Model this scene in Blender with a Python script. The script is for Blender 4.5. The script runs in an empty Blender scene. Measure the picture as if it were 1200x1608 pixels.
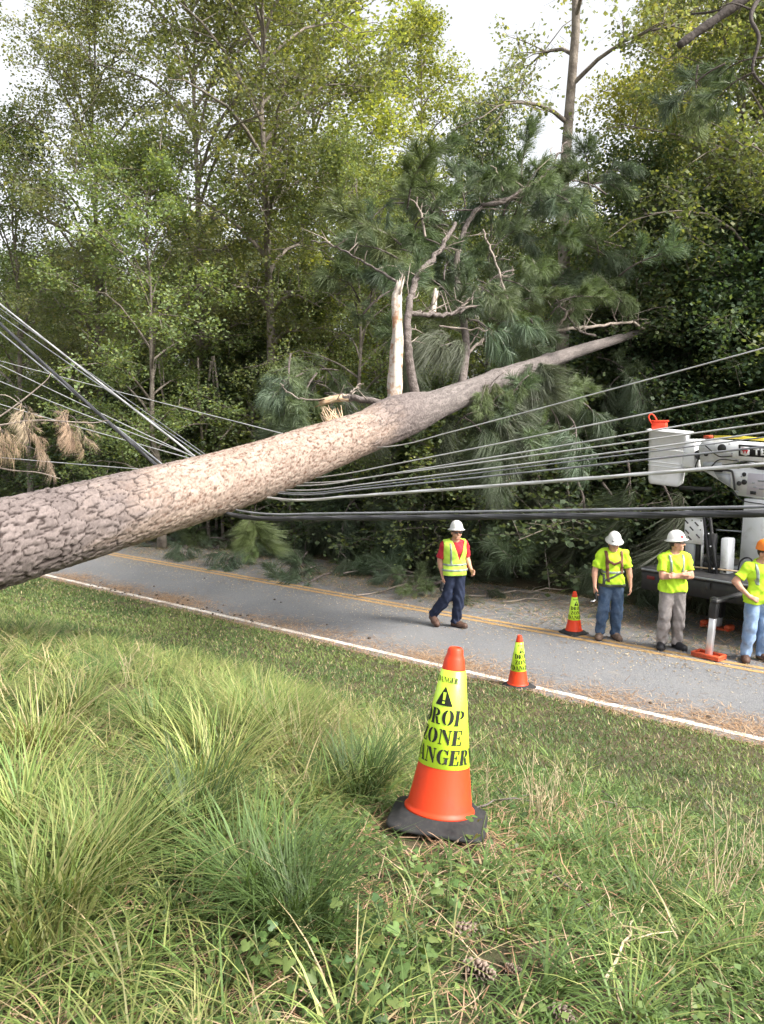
import bpy, math, random
import numpy as np
from mathutils import Vector, Matrix, Euler

# ------------------------------------------------------------------ camera, sky, sun, exposure
scene = bpy.context.scene
col = scene.collection
R = math.radians
FPX, TILT, EYE = 1250.0, math.atan(136 / 1250), 3.5          # focal length in photo pixels, downward tilt, eye height above the road
cam_data = bpy.data.cameras.new('camera')
cam_data.sensor_fit = 'VERTICAL'; cam_data.sensor_height = 36.0
cam_data.lens = 36.0 * FPX / 1608
cam_data.clip_start = 0.05; cam_data.clip_end = 2000
cam = bpy.data.objects.new('camera', cam_data); col.objects.link(cam)
cam.location = (0, 0, EYE); cam.rotation_euler = (math.pi / 2 - TILT, 0, 0)
scene.camera = cam

SUN_EL, SUN_AZ = R(44), R(118)                                  # azimuth from +Y towards +X
world = bpy.data.worlds.new('World'); scene.world = world; world.use_nodes = True
wn = world.node_tree; wn.nodes.clear()
sky = wn.nodes.new('ShaderNodeTexSky'); sky.sky_type = 'NISHITA'; sky.sun_disc = False
sky.sun_elevation = SUN_EL; sky.sun_rotation = SUN_AZ
sky.air_density = 1.0; sky.dust_density = 5.0; sky.ozone_density = 1.0; sky.altitude = 50
hsv = wn.nodes.new('ShaderNodeHueSaturation'); hsv.inputs['Saturation'].default_value = 0.15
bg = wn.nodes.new('ShaderNodeBackground'); bg.inputs['Strength'].default_value = 0.15
wo = wn.nodes.new('ShaderNodeOutputWorld')
wn.links.new(sky.outputs[0], hsv.inputs['Color']); wn.links.new(hsv.outputs[0], bg.inputs[0]); wn.links.new(bg.outputs[0], wo.inputs[0])

sun_data = bpy.data.lights.new('sun', 'SUN'); sun_data.energy = 2.3; sun_data.angle = R(14); sun_data.color = (1.0, 0.93, 0.82)
sun = bpy.data.objects.new('sun', sun_data); col.objects.link(sun)
sd = Vector((math.cos(SUN_EL) * math.sin(SUN_AZ), math.cos(SUN_EL) * math.cos(SUN_AZ), math.sin(SUN_EL)))
sun.rotation_euler = sd.to_track_quat('Z', 'Y').to_euler(); sun.location = (20, 20, 40)

vs = scene.view_settings
vs.view_transform = 'Standard'; vs.look = 'None'; vs.gamma = 1.0; vs.use_curve_mapping = False
vs.exposure = 1.4
scene.render.engine = 'CYCLES'
scene.cycles.max_bounces = 5; scene.cycles.diffuse_bounces = 3; scene.cycles.glossy_bounces = 2
scene.cycles.transmission_bounces = 2; scene.cycles.transparent_max_bounces = 8
scene.cycles.use_adaptive_sampling = True; scene.cycles.adaptive_threshold = .03
scene.cycles.use_denoising = True
# ------------------------------------------------------------------ helpers: projection, terrain
FW = np.array([0, math.cos(TILT), -math.sin(TILT)]); UPV = np.array([0, math.sin(TILT), math.cos(TILT)]); RT = np.array([1.0, 0, 0])
CAM = np.array([0, 0, EYE])
RA = R(39)
U = np.array([math.cos(RA), -math.sin(RA), 0]); N = np.array([math.sin(RA), math.cos(RA), 0])   # along / across the road
def ray(px, py): return FW + (px - 600) / FPX * RT + (804 - py) / FPX * UPV
def P(px, py, d): return CAM + ray(px, py) * d                # photo point at depth d (metres)
def on_n(px, py, n): r = ray(px, py); return CAM + r * ((n - CAM @ N) / (r @ N))
def on_s(px, py, s): r = ray(px, py); return CAM + r * ((s - CAM @ U) / (r @ U))
def on_z(px, py, z=0.0): r = ray(px, py); return CAM + r * ((z - EYE) / r[2])
def SN(s, n, z=0.0): return U * s + N * n + np.array([0, 0, z])

def _hash(ix, iy, iz, seed):
    h = (ix * 374761393 + iy * 668265263 + iz * 2147483647 + seed * 144665) & 0xffffffff
    h = ((h ^ (h >> 13)) * 1274126177) & 0xffffffff
    return ((h ^ (h >> 16)) & 0xffffff) / float(0xffffff)
def vnoise(x, y, z=0.0, seed=0):
    x, y, z = np.broadcast_arrays(np.asarray(x, float), np.asarray(y, float), np.asarray(z, float))
    ix, iy, iz = np.floor(x).astype(np.int64), np.floor(y).astype(np.int64), np.floor(z).astype(np.int64)
    fx, fy, fz = x - ix, y - iy, z - iz
    fx, fy, fz = [f * f * (3 - 2 * f) for f in (fx, fy, fz)]
    out = 0
    for a in (0, 1):
        for b in (0, 1):
            for c in (0, 1):
                w = (fx if a else 1 - fx) * (fy if b else 1 - fy) * (fz if c else 1 - fz)
                out = out + w * _hash(ix + a, iy + b, iz + c, seed)
    return out
def fbm(x, y, z=0.0, seed=0, o=4):
    t, a, f = 0, .5, 1.0
    for k in range(o):
        t = t + a * vnoise(np.asarray(x) * f, np.asarray(y) * f, np.asarray(z) * f, seed + k); a *= .5; f *= 2.03
    return t / (1 - .5 ** o)

_TN = [-300, -8, -2, 0, 1.5, 2.75, 4.5, 6.5, 8.0, 9.05, 9.25, 9.6, 14.7, 15.2, 16, 18, 25, 60, 400]
_TZ = [2.6, 2.2, 2.0, 1.95, 1.90, 1.74, 1.18, .52, .17, .02, -.02, -.05, -.05, .03, .12, .3, .8, 1.6, 3.0]
def terrain(x, y):
    x = np.asarray(x, float); y = np.asarray(y, float)
    n = x * N[0] + y * N[1]
    k = sum(np.interp(n + o, _TN, _TZ) for o in (-.25, -.1, .1, .25)) / 4
    verge = np.clip((9.0 - n) / 3, 0, 1) + np.clip((n - 15) / 3, 0, 1)
    edge = np.exp(-((n - 9.15) / .2) ** 2)
    return k + verge * (.12 * (fbm(x * .7, y * .7, 0, 5) - .5) + .05 * (fbm(x * 3, y * 3, 0, 9) - .5)) + edge * .045 * (fbm(x * 2.2, y * 2.2, 0, 14) - .42)
def tz(x, y): return float(terrain(x, y))
def on_ground(px, py):
    r = ray(px, py); t = np.arange(.8, 20, .02); q = CAM + r * t[:, None]; k = int(np.argmax(q[:, 2] < terrain(q[:, 0], q[:, 1])))
    p = CAM + r * (t[k] - .01); p[2] = tz(p[0], p[1]); return p

# ------------------------------------------------------------------ helpers: meshes
def mesh_np(name, V, faces, mats=(), smooth=False, attrs=None, mi=None):
    """faces: list of (M,k) int arrays; attrs: {name: (N,) or (N,3)} per point"""
    V = np.asarray(V, np.float32)
    faces = [np.asarray(f, np.int32) for f in faces if len(f)]
    me = bpy.data.meshes.new(name)
    me.vertices.add(len(V)); me.vertices.foreach_set('co', V.ravel())
    loops = np.concatenate([f.ravel() for f in faces])
    tot = np.concatenate([np.full(len(f), f.shape[1], np.int32) for f in faces])
    start = np.concatenate([[0], np.cumsum(tot)[:-1]]).astype(np.int32)
    me.loops.add(len(loops)); me.loops.foreach_set('vertex_index', loops)
    me.polygons.add(len(tot)); me.polygons.foreach_set('loop_start', start)
    if smooth: me.polygons.foreach_set('use_smooth', np.ones(len(tot), bool))
    if mi is not None: me.polygons.foreach_set('material_index', np.asarray(mi, np.int32))
    me.update(calc_edges=True)
    for k, a in (attrs or {}).items():
        a = np.asarray(a, np.float32)
        if a.ndim == 1:
            at = me.attributes.new(k, 'FLOAT', 'POINT'); at.data.foreach_set('value', a)
        else:
            at = me.attributes.new(k, 'FLOAT_COLOR', 'POINT')
            at.data.foreach_set('color', np.concatenate([a, np.ones((len(a), 1), np.float32)], 1).ravel())
    for m in (mats if isinstance(mats, (list, tuple)) else [mats]): me.materials.append(m)
    return me
def add(name, me, parent=None, loc=None, rot=None, scale=None, world=False):
    o = bpy.data.objects.new(name, me); col.objects.link(o)
    if parent is not None:
        o.parent = parent
        if world: o.matrix_parent_inverse = Matrix.Translation(-Vector(parent.location))
    if loc is not None: o.location = loc
    if rot is not None: o.rotation_euler = rot
    if scale is not None: o.scale = (scale,) * 3 if np.isscalar(scale) else scale
    return o
def tag(o, label, cat, group=None, kind=None):
    o['label'] = label; o['category'] = cat
    if group: o['group'] = group
    if kind: o['kind'] = kind
    return o
def thing(name, label, cat, loc=(0, 0, 0), rz=0, group=None):
    return tag(add(name, None, loc=tuple(loc), rot=(0, 0, rz)), label, cat, group)
def structure(o): o['kind'] = 'structure'; return o

class MB:
    """collects shapes into one mesh"""
    def __init__(s): s.V = []; s.Q = []; s.T = []; s.NG = []; s.n = 0; s.C = []; s.c = (1, 1, 1)
    def _v(s, v):
        v = np.asarray(v, float); b = s.n; s.V.append(v); s.n += len(v); s.C.append(np.tile(np.asarray(s.c, float), (len(v), 1))); return b
    def quads(s, v, q): b = s._v(v); s.Q.append(np.asarray(q, np.int64) + b)
    def tris(s, v, t): b = s._v(v); s.T.append(np.asarray(t, np.int64) + b)
    def box(s, c, d, rot=None, taper=1.0, bevel=0.0):
        """centre, full sizes, optional rotation matrix; taper scales the top"""
        d = np.asarray(d, float) / 2
        if bevel > 0:
            b = min(bevel, min(d) * .9); v = []
            for sz in (-1, 1):
                k = 1 if sz < 0 else taper
                for (ins, dz) in ((b, 0), (0, b)) if sz < 0 else ((0, b), (b, 0)):
                    x, y, z = d[0] * k - ins, d[1] * k - ins, sz * (d[2] - dz)
                    bb = b * .7 if ins == 0 else 0
                    v += [(-x, -y + bb, z), (-x + bb, -y, z), (x - bb, -y, z), (x, -y + bb, z), (x, y - bb, z), (x - bb, y, z), (-x + bb, y, z), (-x, y - bb, z)]
            v = np.array(v); q = []
            for r in range(3):
                for i in range(8): q.append((r * 8 + i, r * 8 + (i + 1) % 8, r * 8 + 8 + (i + 1) % 8, r * 8 + 8 + i))
            ng = [tuple(range(7, -1, -1)), tuple(range(24, 32))]
            if rot is not None: v = v @ np.asarray(rot).T
            bi = s._v(v + np.asarray(c)); s.Q.append(np.array(q) + bi); s.NG += [np.array([f]) + bi for f in ng]; return
        v = np.array([(x * d[0] * (taper if z > 0 else 1), y * d[1] * (taper if z > 0 else 1), z * d[2]) for z in (-1, 1) for y in (-1, 1) for x in (-1, 1)], float)
        if rot is not None: v = v @ np.asarray(rot).T
        s.quads(v + np.asarray(c), [(0, 2, 3, 1), (4, 5, 7, 6), (0, 1, 5, 4), (1, 3, 7, 5), (3, 2, 6, 7), (2, 0, 4, 6)])
    def tube(s, pts, r, seg=8, cap=True):
        pts = np.asarray(pts, float); K = len(pts); r = np.broadcast_to(np.asarray(r, float), (K,))
        t = np.gradient(pts, axis=0); t /= np.linalg.norm(t, axis=1)[:, None] + 1e-12
        a = np.cross(t[0], (0, 0, 1.0) if abs(t[0][2]) < .9 else (1.0, 0, 0)); a /= np.linalg.norm(a)
        ang = np.arange(seg) * 2 * math.pi / seg; V = np.zeros((K, seg, 3))
        for i in range(K):
            a = a - t[i] * (a @ t[i]); a /= np.linalg.norm(a) + 1e-12; b = np.cross(t[i], a)
            V[i] = pts[i] + r[i] * (np.cos(ang)[:, None] * a + np.sin(ang)[:, None] * b)
        i, j = np.meshgrid(np.arange(K - 1), np.arange(seg), indexing='ij'); j2 = (j + 1) % seg
        q = np.stack([i * seg + j, i * seg + j2, (i + 1) * seg + j2, (i + 1) * seg + j], -1).reshape(-1, 4)
        b0 = s._v(V.reshape(-1, 3)); s.Q.append(q + b0)
        if cap:
            s.NG.append(np.arange(seg)[::-1][None] + b0); s.NG.append(np.arange(seg)[None] + b0 + (K - 1) * seg)
    def lathe(s, prof, seg=32, c=(0, 0, 0), sx=1, sy=1, rot=None, cap=True):
        prof = np.asarray(prof, float); K = len(prof); ang = np.arange(seg) * 2 * math.pi / seg
        V = np.stack([prof[:, 0, None] * np.cos(ang) * sx, prof[:, 0, None] * np.sin(ang) * sy, np.repeat(prof[:, 1, None], seg, 1)], -1).reshape(-1, 3)
        if rot is not None: V = V @ np.asarray(rot).T
        i, j = np.meshgrid(np.arange(K - 1), np.arange(seg), indexing='ij'); j2 = (j + 1) % seg
        q = np.stack([i * seg + j, i * seg + j2, (i + 1) * seg + j2, (i + 1) * seg + j], -1).reshape(-1, 4)
        b0 = s._v(V + np.asarray(c)); s.Q.append(q + b0)
        if cap: s.NG.append(np.arange(seg)[::-1][None] + b0); s.NG.append(np.arange(seg)[None] + b0 + (K - 1) * seg)
    def prism(s, poly, y0, y1, axis=1):
        """2-D outline extruded along an axis; outline is in the two other axes"""
        poly = np.asarray(poly, float); k = len(poly); o = [a for a in (0, 1, 2) if a != axis]
        v = np.zeros((2 * k, 3)); v[:k, o] = poly; v[k:, o] = poly; v[:k, axis] = y0; v[k:, axis] = y1
        b = s._v(v); i = np.arange(k); j = (i + 1) % k
        s.Q.append(np.stack([i, j, j + k, i + k], 1) + b); s.NG.append(i[::-1][None] + b); s.NG.append((i + k)[None] + b)
    def mesh(s, name, mats=(), smooth=False, tint=False):
        faces = []
        if s.Q: faces.append(np.concatenate(s.Q))
        if s.T: faces.append(np.concatenate(s.T))
        faces += s.NG
        me = mesh_np(name, np.concatenate(s.V), faces, mats, smooth, {'tint': np.concatenate(s.C)} if tint else None)
        return me
def rot_from(zdir, xhint=(1, 0, 0)):
    z = np.asarray(zdir, float); z = z / np.linalg.norm(z); x = np.asarray(xhint, float); x = x - z * (x @ z)
    if np.linalg.norm(x) < 1e-6: x = np.cross(z, (0, 1, 0))
    x = x / np.linalg.norm(x); return np.stack([x, np.cross(z, x), z], 1)
def rotz(a): c, s = math.cos(a), math.sin(a); return np.array([[c, -s, 0], [s, c, 0], [0, 0, 1.0]])
def spline(pts, k=8):
    """Catmull-Rom through the points"""
    p = np.asarray(pts, float); p = np.concatenate([[2 * p[0] - p[1]], p, [2 * p[-1] - p[-2]]]); out = []
    for i in range(1, len(p) - 2):
        for t in np.arange(k) / k:
            out.append(.5 * (2 * p[i] + (p[i + 1] - p[i - 1]) * t + (2 * p[i - 1] - 5 * p[i] + 4 * p[i + 1] - p[i + 2]) * t * t + (3 * p[i] - 3 * p[i + 1] + p[i + 2] - p[i - 1]) * t ** 3))
    out.append(p[-2]); return np.array(out)

# ------------------------------------------------------------------ helpers: materials
def mat(name, base=(.5, .5, .5), rough=.6, metal=0.0, spec=.3, noise=None, bump=None, coat=0):
    m = bpy.data.materials.new(name); m.use_nodes = True; nt = m.node_tree; b = nt.nodes['Principled BSDF']
    b.inputs['Base Color'].default_value = (*base, 1); b.inputs['Roughness'].default_value = rough
    b.inputs['Metallic'].default_value = metal; b.inputs['Specular IOR Level'].default_value = spec
    if coat: b.inputs['Coat Weight'].default_value = coat
    if noise:                                                   # (scale, colour2, low, high)
        sc, c2, lo, hi = noise
        n = node(nt, 'ShaderNodeTexNoise', Scale=sc, Detail=6.0, Roughness=.65); tc = nt.nodes.new('ShaderNodeTexCoord'); nt.links.new(tc.outputs['Object'], n.inputs['Vector'])
        r = nt.nodes.new('ShaderNodeMapRange'); r.inputs[1].default_value = lo; r.inputs[2].default_value = hi; nt.links.new(n.outputs[0], r.inputs[0])
        mx = mixc(nt, r.outputs[0], base, c2); nt.links.new(mx, b.inputs['Base Color'])
    if bump:                                                    # (scale, strength, distance)
        n2 = node(nt, 'ShaderNodeTexNoise', Scale=bump[0], Detail=5.0); tc2 = nt.nodes.new('ShaderNodeTexCoord'); nt.links.new(tc2.outputs['Object'], n2.inputs['Vector'])
        bp = node(nt, 'ShaderNodeBump', Strength=bump[1], Distance=bump[2]); nt.links.new(n2.outputs[0], bp.inputs['Height']); nt.links.new(bp.outputs[0], b.inputs['Normal'])
    return m
def node(nt, t, **kw):
    n = nt.nodes.new(t)
    for k, v in kw.items(): n.inputs[k].default_value = v
    return n
def mixc(nt, fac, a, b, mode='MIX'):
    m = nt.nodes.new('ShaderNodeMix'); m.data_type = 'RGBA'; m.blend_type = mode
    for sock, v in ((m.inputs[0], fac), (m.inputs[6], a), (m.inputs[7], b)):
        if hasattr(v, 'is_output'): nt.links.new(v, sock)
        elif isinstance(v, (tuple, list)): sock.default_value = (*v, 1) if len(v) == 3 else v
        else: sock.default_value = v
    return m.outputs[2]
def attr(nt, name, out='Color'):
    a = nt.nodes.new('ShaderNodeAttribute'); a.attribute_name = name; return a.outputs[out]
def leaf_mat(name, mult=(1, 1, 1), trans=.35, rough=.55, spec=.25, objvar=.25, tcol=(1.25, 1.2, .55)):
    """leaf / needle / grass material: point attribute 'tint' is the leaf colour; light passes through the blade"""
    m = bpy.data.materials.new(name); m.use_nodes = True; nt = m.node_tree; b = nt.nodes['Principled BSDF']; out = nt.nodes['Material Output']
    c = mixc(nt, 1.0, attr(nt, 'tint'), mult, 'MULTIPLY')
    if objvar:
        oi = nt.nodes.new('ShaderNodeObjectInfo'); rr = nt.nodes.new('ShaderNodeMapRange')
        rr.inputs[3].default_value = 1 - objvar; rr.inputs[4].default_value = 1 + objvar; nt.links.new(oi.outputs['Random'], rr.inputs[0])
        h = nt.nodes.new('ShaderNodeHueSaturation'); nt.links.new(rr.outputs[0], h.inputs['Value']); nt.links.new(c, h.inputs['Color'])
        r2 = nt.nodes.new('ShaderNodeMapRange'); r2.inputs[3].default_value = .485; r2.inputs[4].default_value = .515
        wn_ = nt.nodes.new('ShaderNodeTexWhiteNoise'); wn_.noise_dimensions = '1D'; nt.links.new(oi.outputs['Random'], wn_.inputs['W'])
        nt.links.new(wn_.outputs[0], r2.inputs[0]); nt.links.new(r2.outputs[0], h.inputs['Hue']); c = h.outputs[0]
    nt.links.new(c, b.inputs['Base Color']); b.inputs['Roughness'].default_value = rough; b.inputs['Specular IOR Level'].default_value = spec
    t = nt.nodes.new('ShaderNodeBsdfTranslucent'); nt.links.new(mixc(nt, 1.0, c, tcol, 'MULTIPLY'), t.inputs[0])
    ms = nt.nodes.new('ShaderNodeMixShader'); ms.inputs[0].default_value = trans
    nt.links.new(b.outputs[0], ms.inputs[1]); nt.links.new(t.outputs[0], ms.inputs[2]); nt.links.new(ms.outputs[0], out.inputs[0])
    return m
# ------------------------------------------------------------------ ground, road, painted lines
def m_ground():
    m = mat('soil', (.16, .12, .075), .95); nt = m.node_tree; b = nt.nodes['Principled BSDF']
    geo = nt.nodes.new('ShaderNodeNewGeometry')
    n1 = node(nt, 'ShaderNodeTexNoise', Scale=1.3, Detail=8.0, Roughness=.7); n2 = node(nt, 'ShaderNodeTexNoise', Scale=22.0, Detail=6.0, Roughness=.75)
    for q in (n1, n2): nt.links.new(geo.outputs['Position'], q.inputs['Vector'])
    r1 = node(nt, 'ShaderNodeMapRange'); r1.inputs[1].default_value = .4; r1.inputs[2].default_value = .62; nt.links.new(n1.outputs[0], r1.inputs[0])
    r2 = node(nt, 'ShaderNodeMapRange'); r2.inputs[1].default_value = .35; r2.inputs[2].default_value = .7; nt.links.new(n2.outputs[0], r2.inputs[0])
    c = mixc(nt, r1.outputs[0], (.06, .07, .03), (.13, .095, .055)); c = mixc(nt, r2.outputs[0], c, (.05, .04, .025))
    nt.links.new(c, b.inputs['Base Color'])
    bp = node(nt, 'ShaderNodeBump', Strength=.9, Distance=.02); nt.links.new(n2.outputs[0], bp.inputs['Height']); nt.links.new(bp.outputs[0], b.inputs['Normal'])
    return m
def grid_ground():
    sa = np.concatenate([np.linspace(-300, -32, 14), np.arange(-30, 12, .22), np.linspace(13, 300, 14)])
    na = np.concatenate([np.linspace(-200, -4, 10), np.arange(-3, 19, .16), np.arange(19.5, 60, 1.5), np.linspace(65, 400, 10)])
    s, n = np.meshgrid(sa, na, indexing='ij'); x = U[0] * s + N[0] * n; y = U[1] * s + N[1] * n
    z = terrain(x, y); V = np.stack([x, y, z], -1).reshape(-1, 3); A, B = s.shape
    i, j = np.meshgrid(np.arange(A - 1), np.arange(B - 1), indexing='ij')
    q = np.stack([i * B + j, (i + 1) * B + j, (i + 1) * B + j + 1, i * B + j + 1], -1).reshape(-1, 4)
    structure(add('ground', mesh_np('ground', V, [q], m_ground(), True)))
grid_ground()
def strip(s0, s1, n0, n1, z, step=.5):
    sa = np.arange(s0, s1 + .01, step); V = []; q = []
    for k, s in enumerate(sa):
        V += [SN(s, n0, z), SN(s, n1, z)]
        if k: q.append((2 * k - 2, 2 * k, 2 * k + 1, 2 * k - 1))
    return np.array(V), np.array(q)
def m_asphalt():
    m = mat('asphalt', (.1, .1, .105), .85); nt = m.node_tree; b = nt.nodes['Principled BSDF']; geo = nt.nodes.new('ShaderNodeNewGeometry'); pos = geo.outputs['Position']
    def nz(sc, d=6.0, ro=.6): k = node(nt, 'ShaderNodeTexNoise', Scale=sc, Detail=d, Roughness=ro); nt.links.new(pos, k.inputs['Vector']); return k.outputs[0]
    def rng(v, lo, hi, a=0, e=1): r = node(nt, 'ShaderNodeMapRange'); r.inputs[1].default_value = lo; r.inputs[2].default_value = hi; r.inputs[3].default_value = a; r.inputs[4].default_value = e; nt.links.new(v, r.inputs[0]); return r.outputs[0]
    c = mixc(nt, rng(nz(.6), .35, .7), (.122, .127, .140), (.160, .163, .172))
    vo = node(nt, 'ShaderNodeTexVoronoi', Scale=95.0); nt.links.new(pos, vo.inputs['Vector'])
    c = mixc(nt, rng(vo.outputs['Color'], .3, 1.0, 0, .55), c, (.30, .29, .28))
    c = mixc(nt, rng(nz(40), .55, .8, 0, .7), c, (.07, .07, .075))
    c = mixc(nt, rng(nz(1.7, 8.0, .75), .58, .76, 0, .5), c, (.30, .25, .19))     # blown dust and crushed bark
    nt.links.new(c, b.inputs['Base Color'])
    bp = node(nt, 'ShaderNodeBump', Strength=.5, Distance=.006); nt.links.new(vo.outputs['Distance'], bp.inputs['Height']); nt.links.new(bp.outputs[0], b.inputs['Normal'])
    return m
def m_paint(name, c1, dirt, lo, hi):
    m = mat(name, c1, .7); nt = m.node_tree; b = nt.nodes['Principled BSDF']; geo = nt.nodes.new('ShaderNodeNewGeometry')
    k = node(nt, 'ShaderNodeTexNoise', Scale=9.0, Detail=9.0, Roughness=.8); nt.links.new(geo.outputs['Position'], k.inputs['Vector'])
    r = node(nt, 'ShaderNodeMapRange'); r.inputs[1].default_value = lo; r.inputs[2].default_value = hi; nt.links.new(k.outputs[0], r.inputs[0])
    nt.links.new(mixc(nt, r.outputs[0], c1, dirt), b.inputs['Base Color']); return m
V, q = strip(-70, 45, 8.7, 15.1, 0.0)
structure(add('road', mesh_np('road', V, [q], m_asphalt())))
white_line_m = m_paint('white_road_paint', (.72, .70, .66), (.28, .25, .22), .52, .68)
yellow_line_m = m_paint('yellow_road_paint', (.50, .29, .09), (.24, .19, .14), .40, .64)
V, q = strip(-70, 45, 9.31, 9.42, .004)
structure(add('edge_line', mesh_np('edge_line', V, [q], white_line_m)))
for k, n0 in enumerate((11.93, 12.13)):
    V, q = strip(-70, 45, n0, n0 + .115, .004)
    structure(add('centre_line', mesh_np('centre_line', V, [q], yellow_line_m)))
# ------------------------------------------------------------------ the fallen pine
TRUNK_S = -6.72
_PN = [-3.0, 0.0, 3.13, 6.02, 8.83, 11.8, 14.5, 17.5, 18.3]
_PZ = [2.05, 2.16, 2.50, 2.97, 3.62, 4.33, 4.93, 5.52, 5.68]
_PS = [-6.7, -6.68, -6.67, -6.70, -6.70, -6.80, -6.88, -6.92, -6.86]
_PR = [.47, .40, .368, .345, .325, .205, .15, .095, .06]
_RN = [-3.0, 0.0, 3.13, 6.02, 6.9, 7.6, 8.2, 8.7, 9.1, 9.6, 10.4, 11.8, 12.8, 14.5, 17.5, 18.3]
_RR = [.47, .40, .365, .328, .306, .280, .262, .272, .245, .208, .190, .168, .138, .115, .082, .065]
def _sm(n, xs, ys):
    return sum(np.interp(np.asarray(n) + o, xs, ys) for o in (-.6, -.3, 0, .3, .6)) / 5
def trunk_axis(n):
    n = np.asarray(n, float); s = _sm(n, _PN, _PS); z = _sm(n, _PN, _PZ)
    return s[..., None] * U + n[..., None] * N + z[..., None] * np.array([0, 0, 1.0])
def trunk_r(n): return sum(np.interp(np.asarray(n) + o, _RN, _RR) for o in (-.15, 0, .15)) / 3
def voro(u, v, nu_wrap, seed, jit=.85):
    """2-D cell noise on unit cells, v periodic with nu_wrap; returns F1, F2, id"""
    iu, iv = np.floor(u).astype(np.int64), np.floor(v).astype(np.int64)
    f1 = np.full(u.shape, 9.0); f2 = np.full(u.shape, 9.0); idn = np.zeros(u.shape)
    for a in (-1, 0, 1):
        for b in (-1, 0, 1):
            cu, cv = iu + a, iv + b; w = np.mod(cv, nu_wrap)
            px_ = cu + .5 + jit * (_hash(cu, w, 0, seed) - .5); py_ = cv + .5 + jit * (_hash(cu, w, 7, seed) - .5)
            d = np.hypot(u - px_, v - py_); h = _hash(cu, w, 13, seed)
            nearer = d < f1
            f2 = np.where(nearer, f1, np.minimum(f2, d)); idn = np.where(nearer, h, idn); f1 = np.where(nearer, d, f1)
    return f1, f2, idn
def sstep(a, b, x): t = np.clip((x - a) / (b - a), 0, 1); return t * t * (3 - 2 * t)
def make_trunk():
    nn = np.concatenate([np.arange(-3, 2.2, .06), np.arange(2.2, 9.6, .0115), np.arange(9.6, 18.31, .028)]); SEG = 168
    ax = trunk_axis(nn); r = trunk_r(nn)
    t = np.gradient(ax, axis=0); t /= np.linalg.norm(t, axis=1)[:, None]
    a = np.cross(t, (0, 0, 1.0)); a /= np.linalg.norm(a, axis=1)[:, None]; b = np.cross(a, t)
    th = np.arange(SEG) * 2 * math.pi / SEG
    NN, TH = np.meshgrid(nn, th, indexing='ij'); RR = np.repeat(r[:, None], SEG, 1)
    wx, wy = np.cos(TH), np.sin(TH)
    warp = fbm(NN * 3.2, wx * 2.2, wy * 2.2, 21) - .5; warp2 = fbm(NN * 3.2, wx * 2.2, wy * 2.2, 31) - .5
    nv = 30
    # big bark plates: longer along the trunk than around it
    fine = sstep(7.6, 9.2, NN)
    f1, f2, idn = voro(NN / .185 + warp * 2.4, TH / (2 * math.pi) * nv + warp2 * 2.0, nv, 3, 1.0)
    g1, g2, idg = voro(NN / .060 + warp * 2.0, TH / (2 * math.pi) * 52 + warp2 * 2, 52, 8)
    h1, h2, idh = voro(NN / .026 + warp * 3.0, TH / (2 * math.pi) * 92 + warp2 * 3, 92, 11)
    scr = sstep(3.9, 5.3, NN + warp * 1.6 - .35 * np.sin(TH - 1.0)) * (1 - sstep(7.6, 8.5, NN + warp2 * 1.0))   # where the outer bark was rubbed off
    big = sstep(.015, .13, f2 - f1); mid = sstep(.0, .13, g2 - g1); sml = sstep(.0, .22, h2 - h1)
    depth = .009 * (1 - fine) * (1 - .72 * scr) + .004
    layers = .007 * idn + .006 * (idg > .55) * mid
    disp = depth * (big - 1) + (1 - .75 * scr) * (1 - .5 * fine) * layers + .004 * (mid - 1) * (1 - .7 * scr) * (1 + 1.6 * fine) + .0035 * (sml - 1) * (.25 + .8 * scr) + .004 * scr * (idh - .5) + .006 * (1 - .4 * scr) * (fbm(NN * 14, wx * 7, wy * 7, 41) - .5)
    swell = .028 * (fbm(NN * 1.2, wx * 1.2, wy * 1.2, 51) - .5) * RR / .35
    for (kn, kth, kr, kh) in ((8.55, 1.45, .30, .06), (9.0, 1.6, .28, .05), (8.25, 2.4, .22, .035), (11.3, 1.2, .15, .03), (13.2, 1.9, .12, .025)):   # collars round the limbs
        dth = np.angle(np.exp(1j * (TH - kth))); swell += kh * np.exp(-((NN - kn) ** 2 + (dth * RR) ** 2) / kr ** 2)
    rad = RR + swell + disp * np.clip(RR / .3, .3, 1)
    V = ax[:, None] + rad[..., None] * (np.cos(TH)[..., None] * a[:, None] + np.sin(TH)[..., None] * b[:, None])
    K = len(nn); i, j = np.meshgrid(np.arange(K - 1), np.arange(SEG), indexing='ij'); j2 = (j + 1) % SEG
    q = np.stack([i * SEG + j, i * SEG + j2, (i + 1) * SEG + j2, (i + 1) * SEG + j], -1).reshape(-1, 4)
    crack = 1.0 * (1 - big) ** .8 * (1 - fine) * (1 - .62 * scr) + .32 * (1 - mid) * (1 + .9 * fine) * (1 - .5 * scr) + .22 * (1 - sml) * (.2 + scr)
    spk = sstep(.52, .72, fbm(NN * 28, wx * 13, wy * 13, 61)) * scr
    return mesh_np('trunk', V.reshape(-1, 3), [q, np.arange(SEG)[None], (np.arange(SEG)[::-1] + (K - 1) * SEG)[None]], m_bark(), True,
                   {'crack': np.clip(crack, 0, 1).ravel(), 'scrape': scr.ravel(), 'plate': (.6 * idn + .4 * idg).ravel(), 'speck': spk.ravel(), 'upper': sstep(8.0, 10.0, NN).ravel()})
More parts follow.
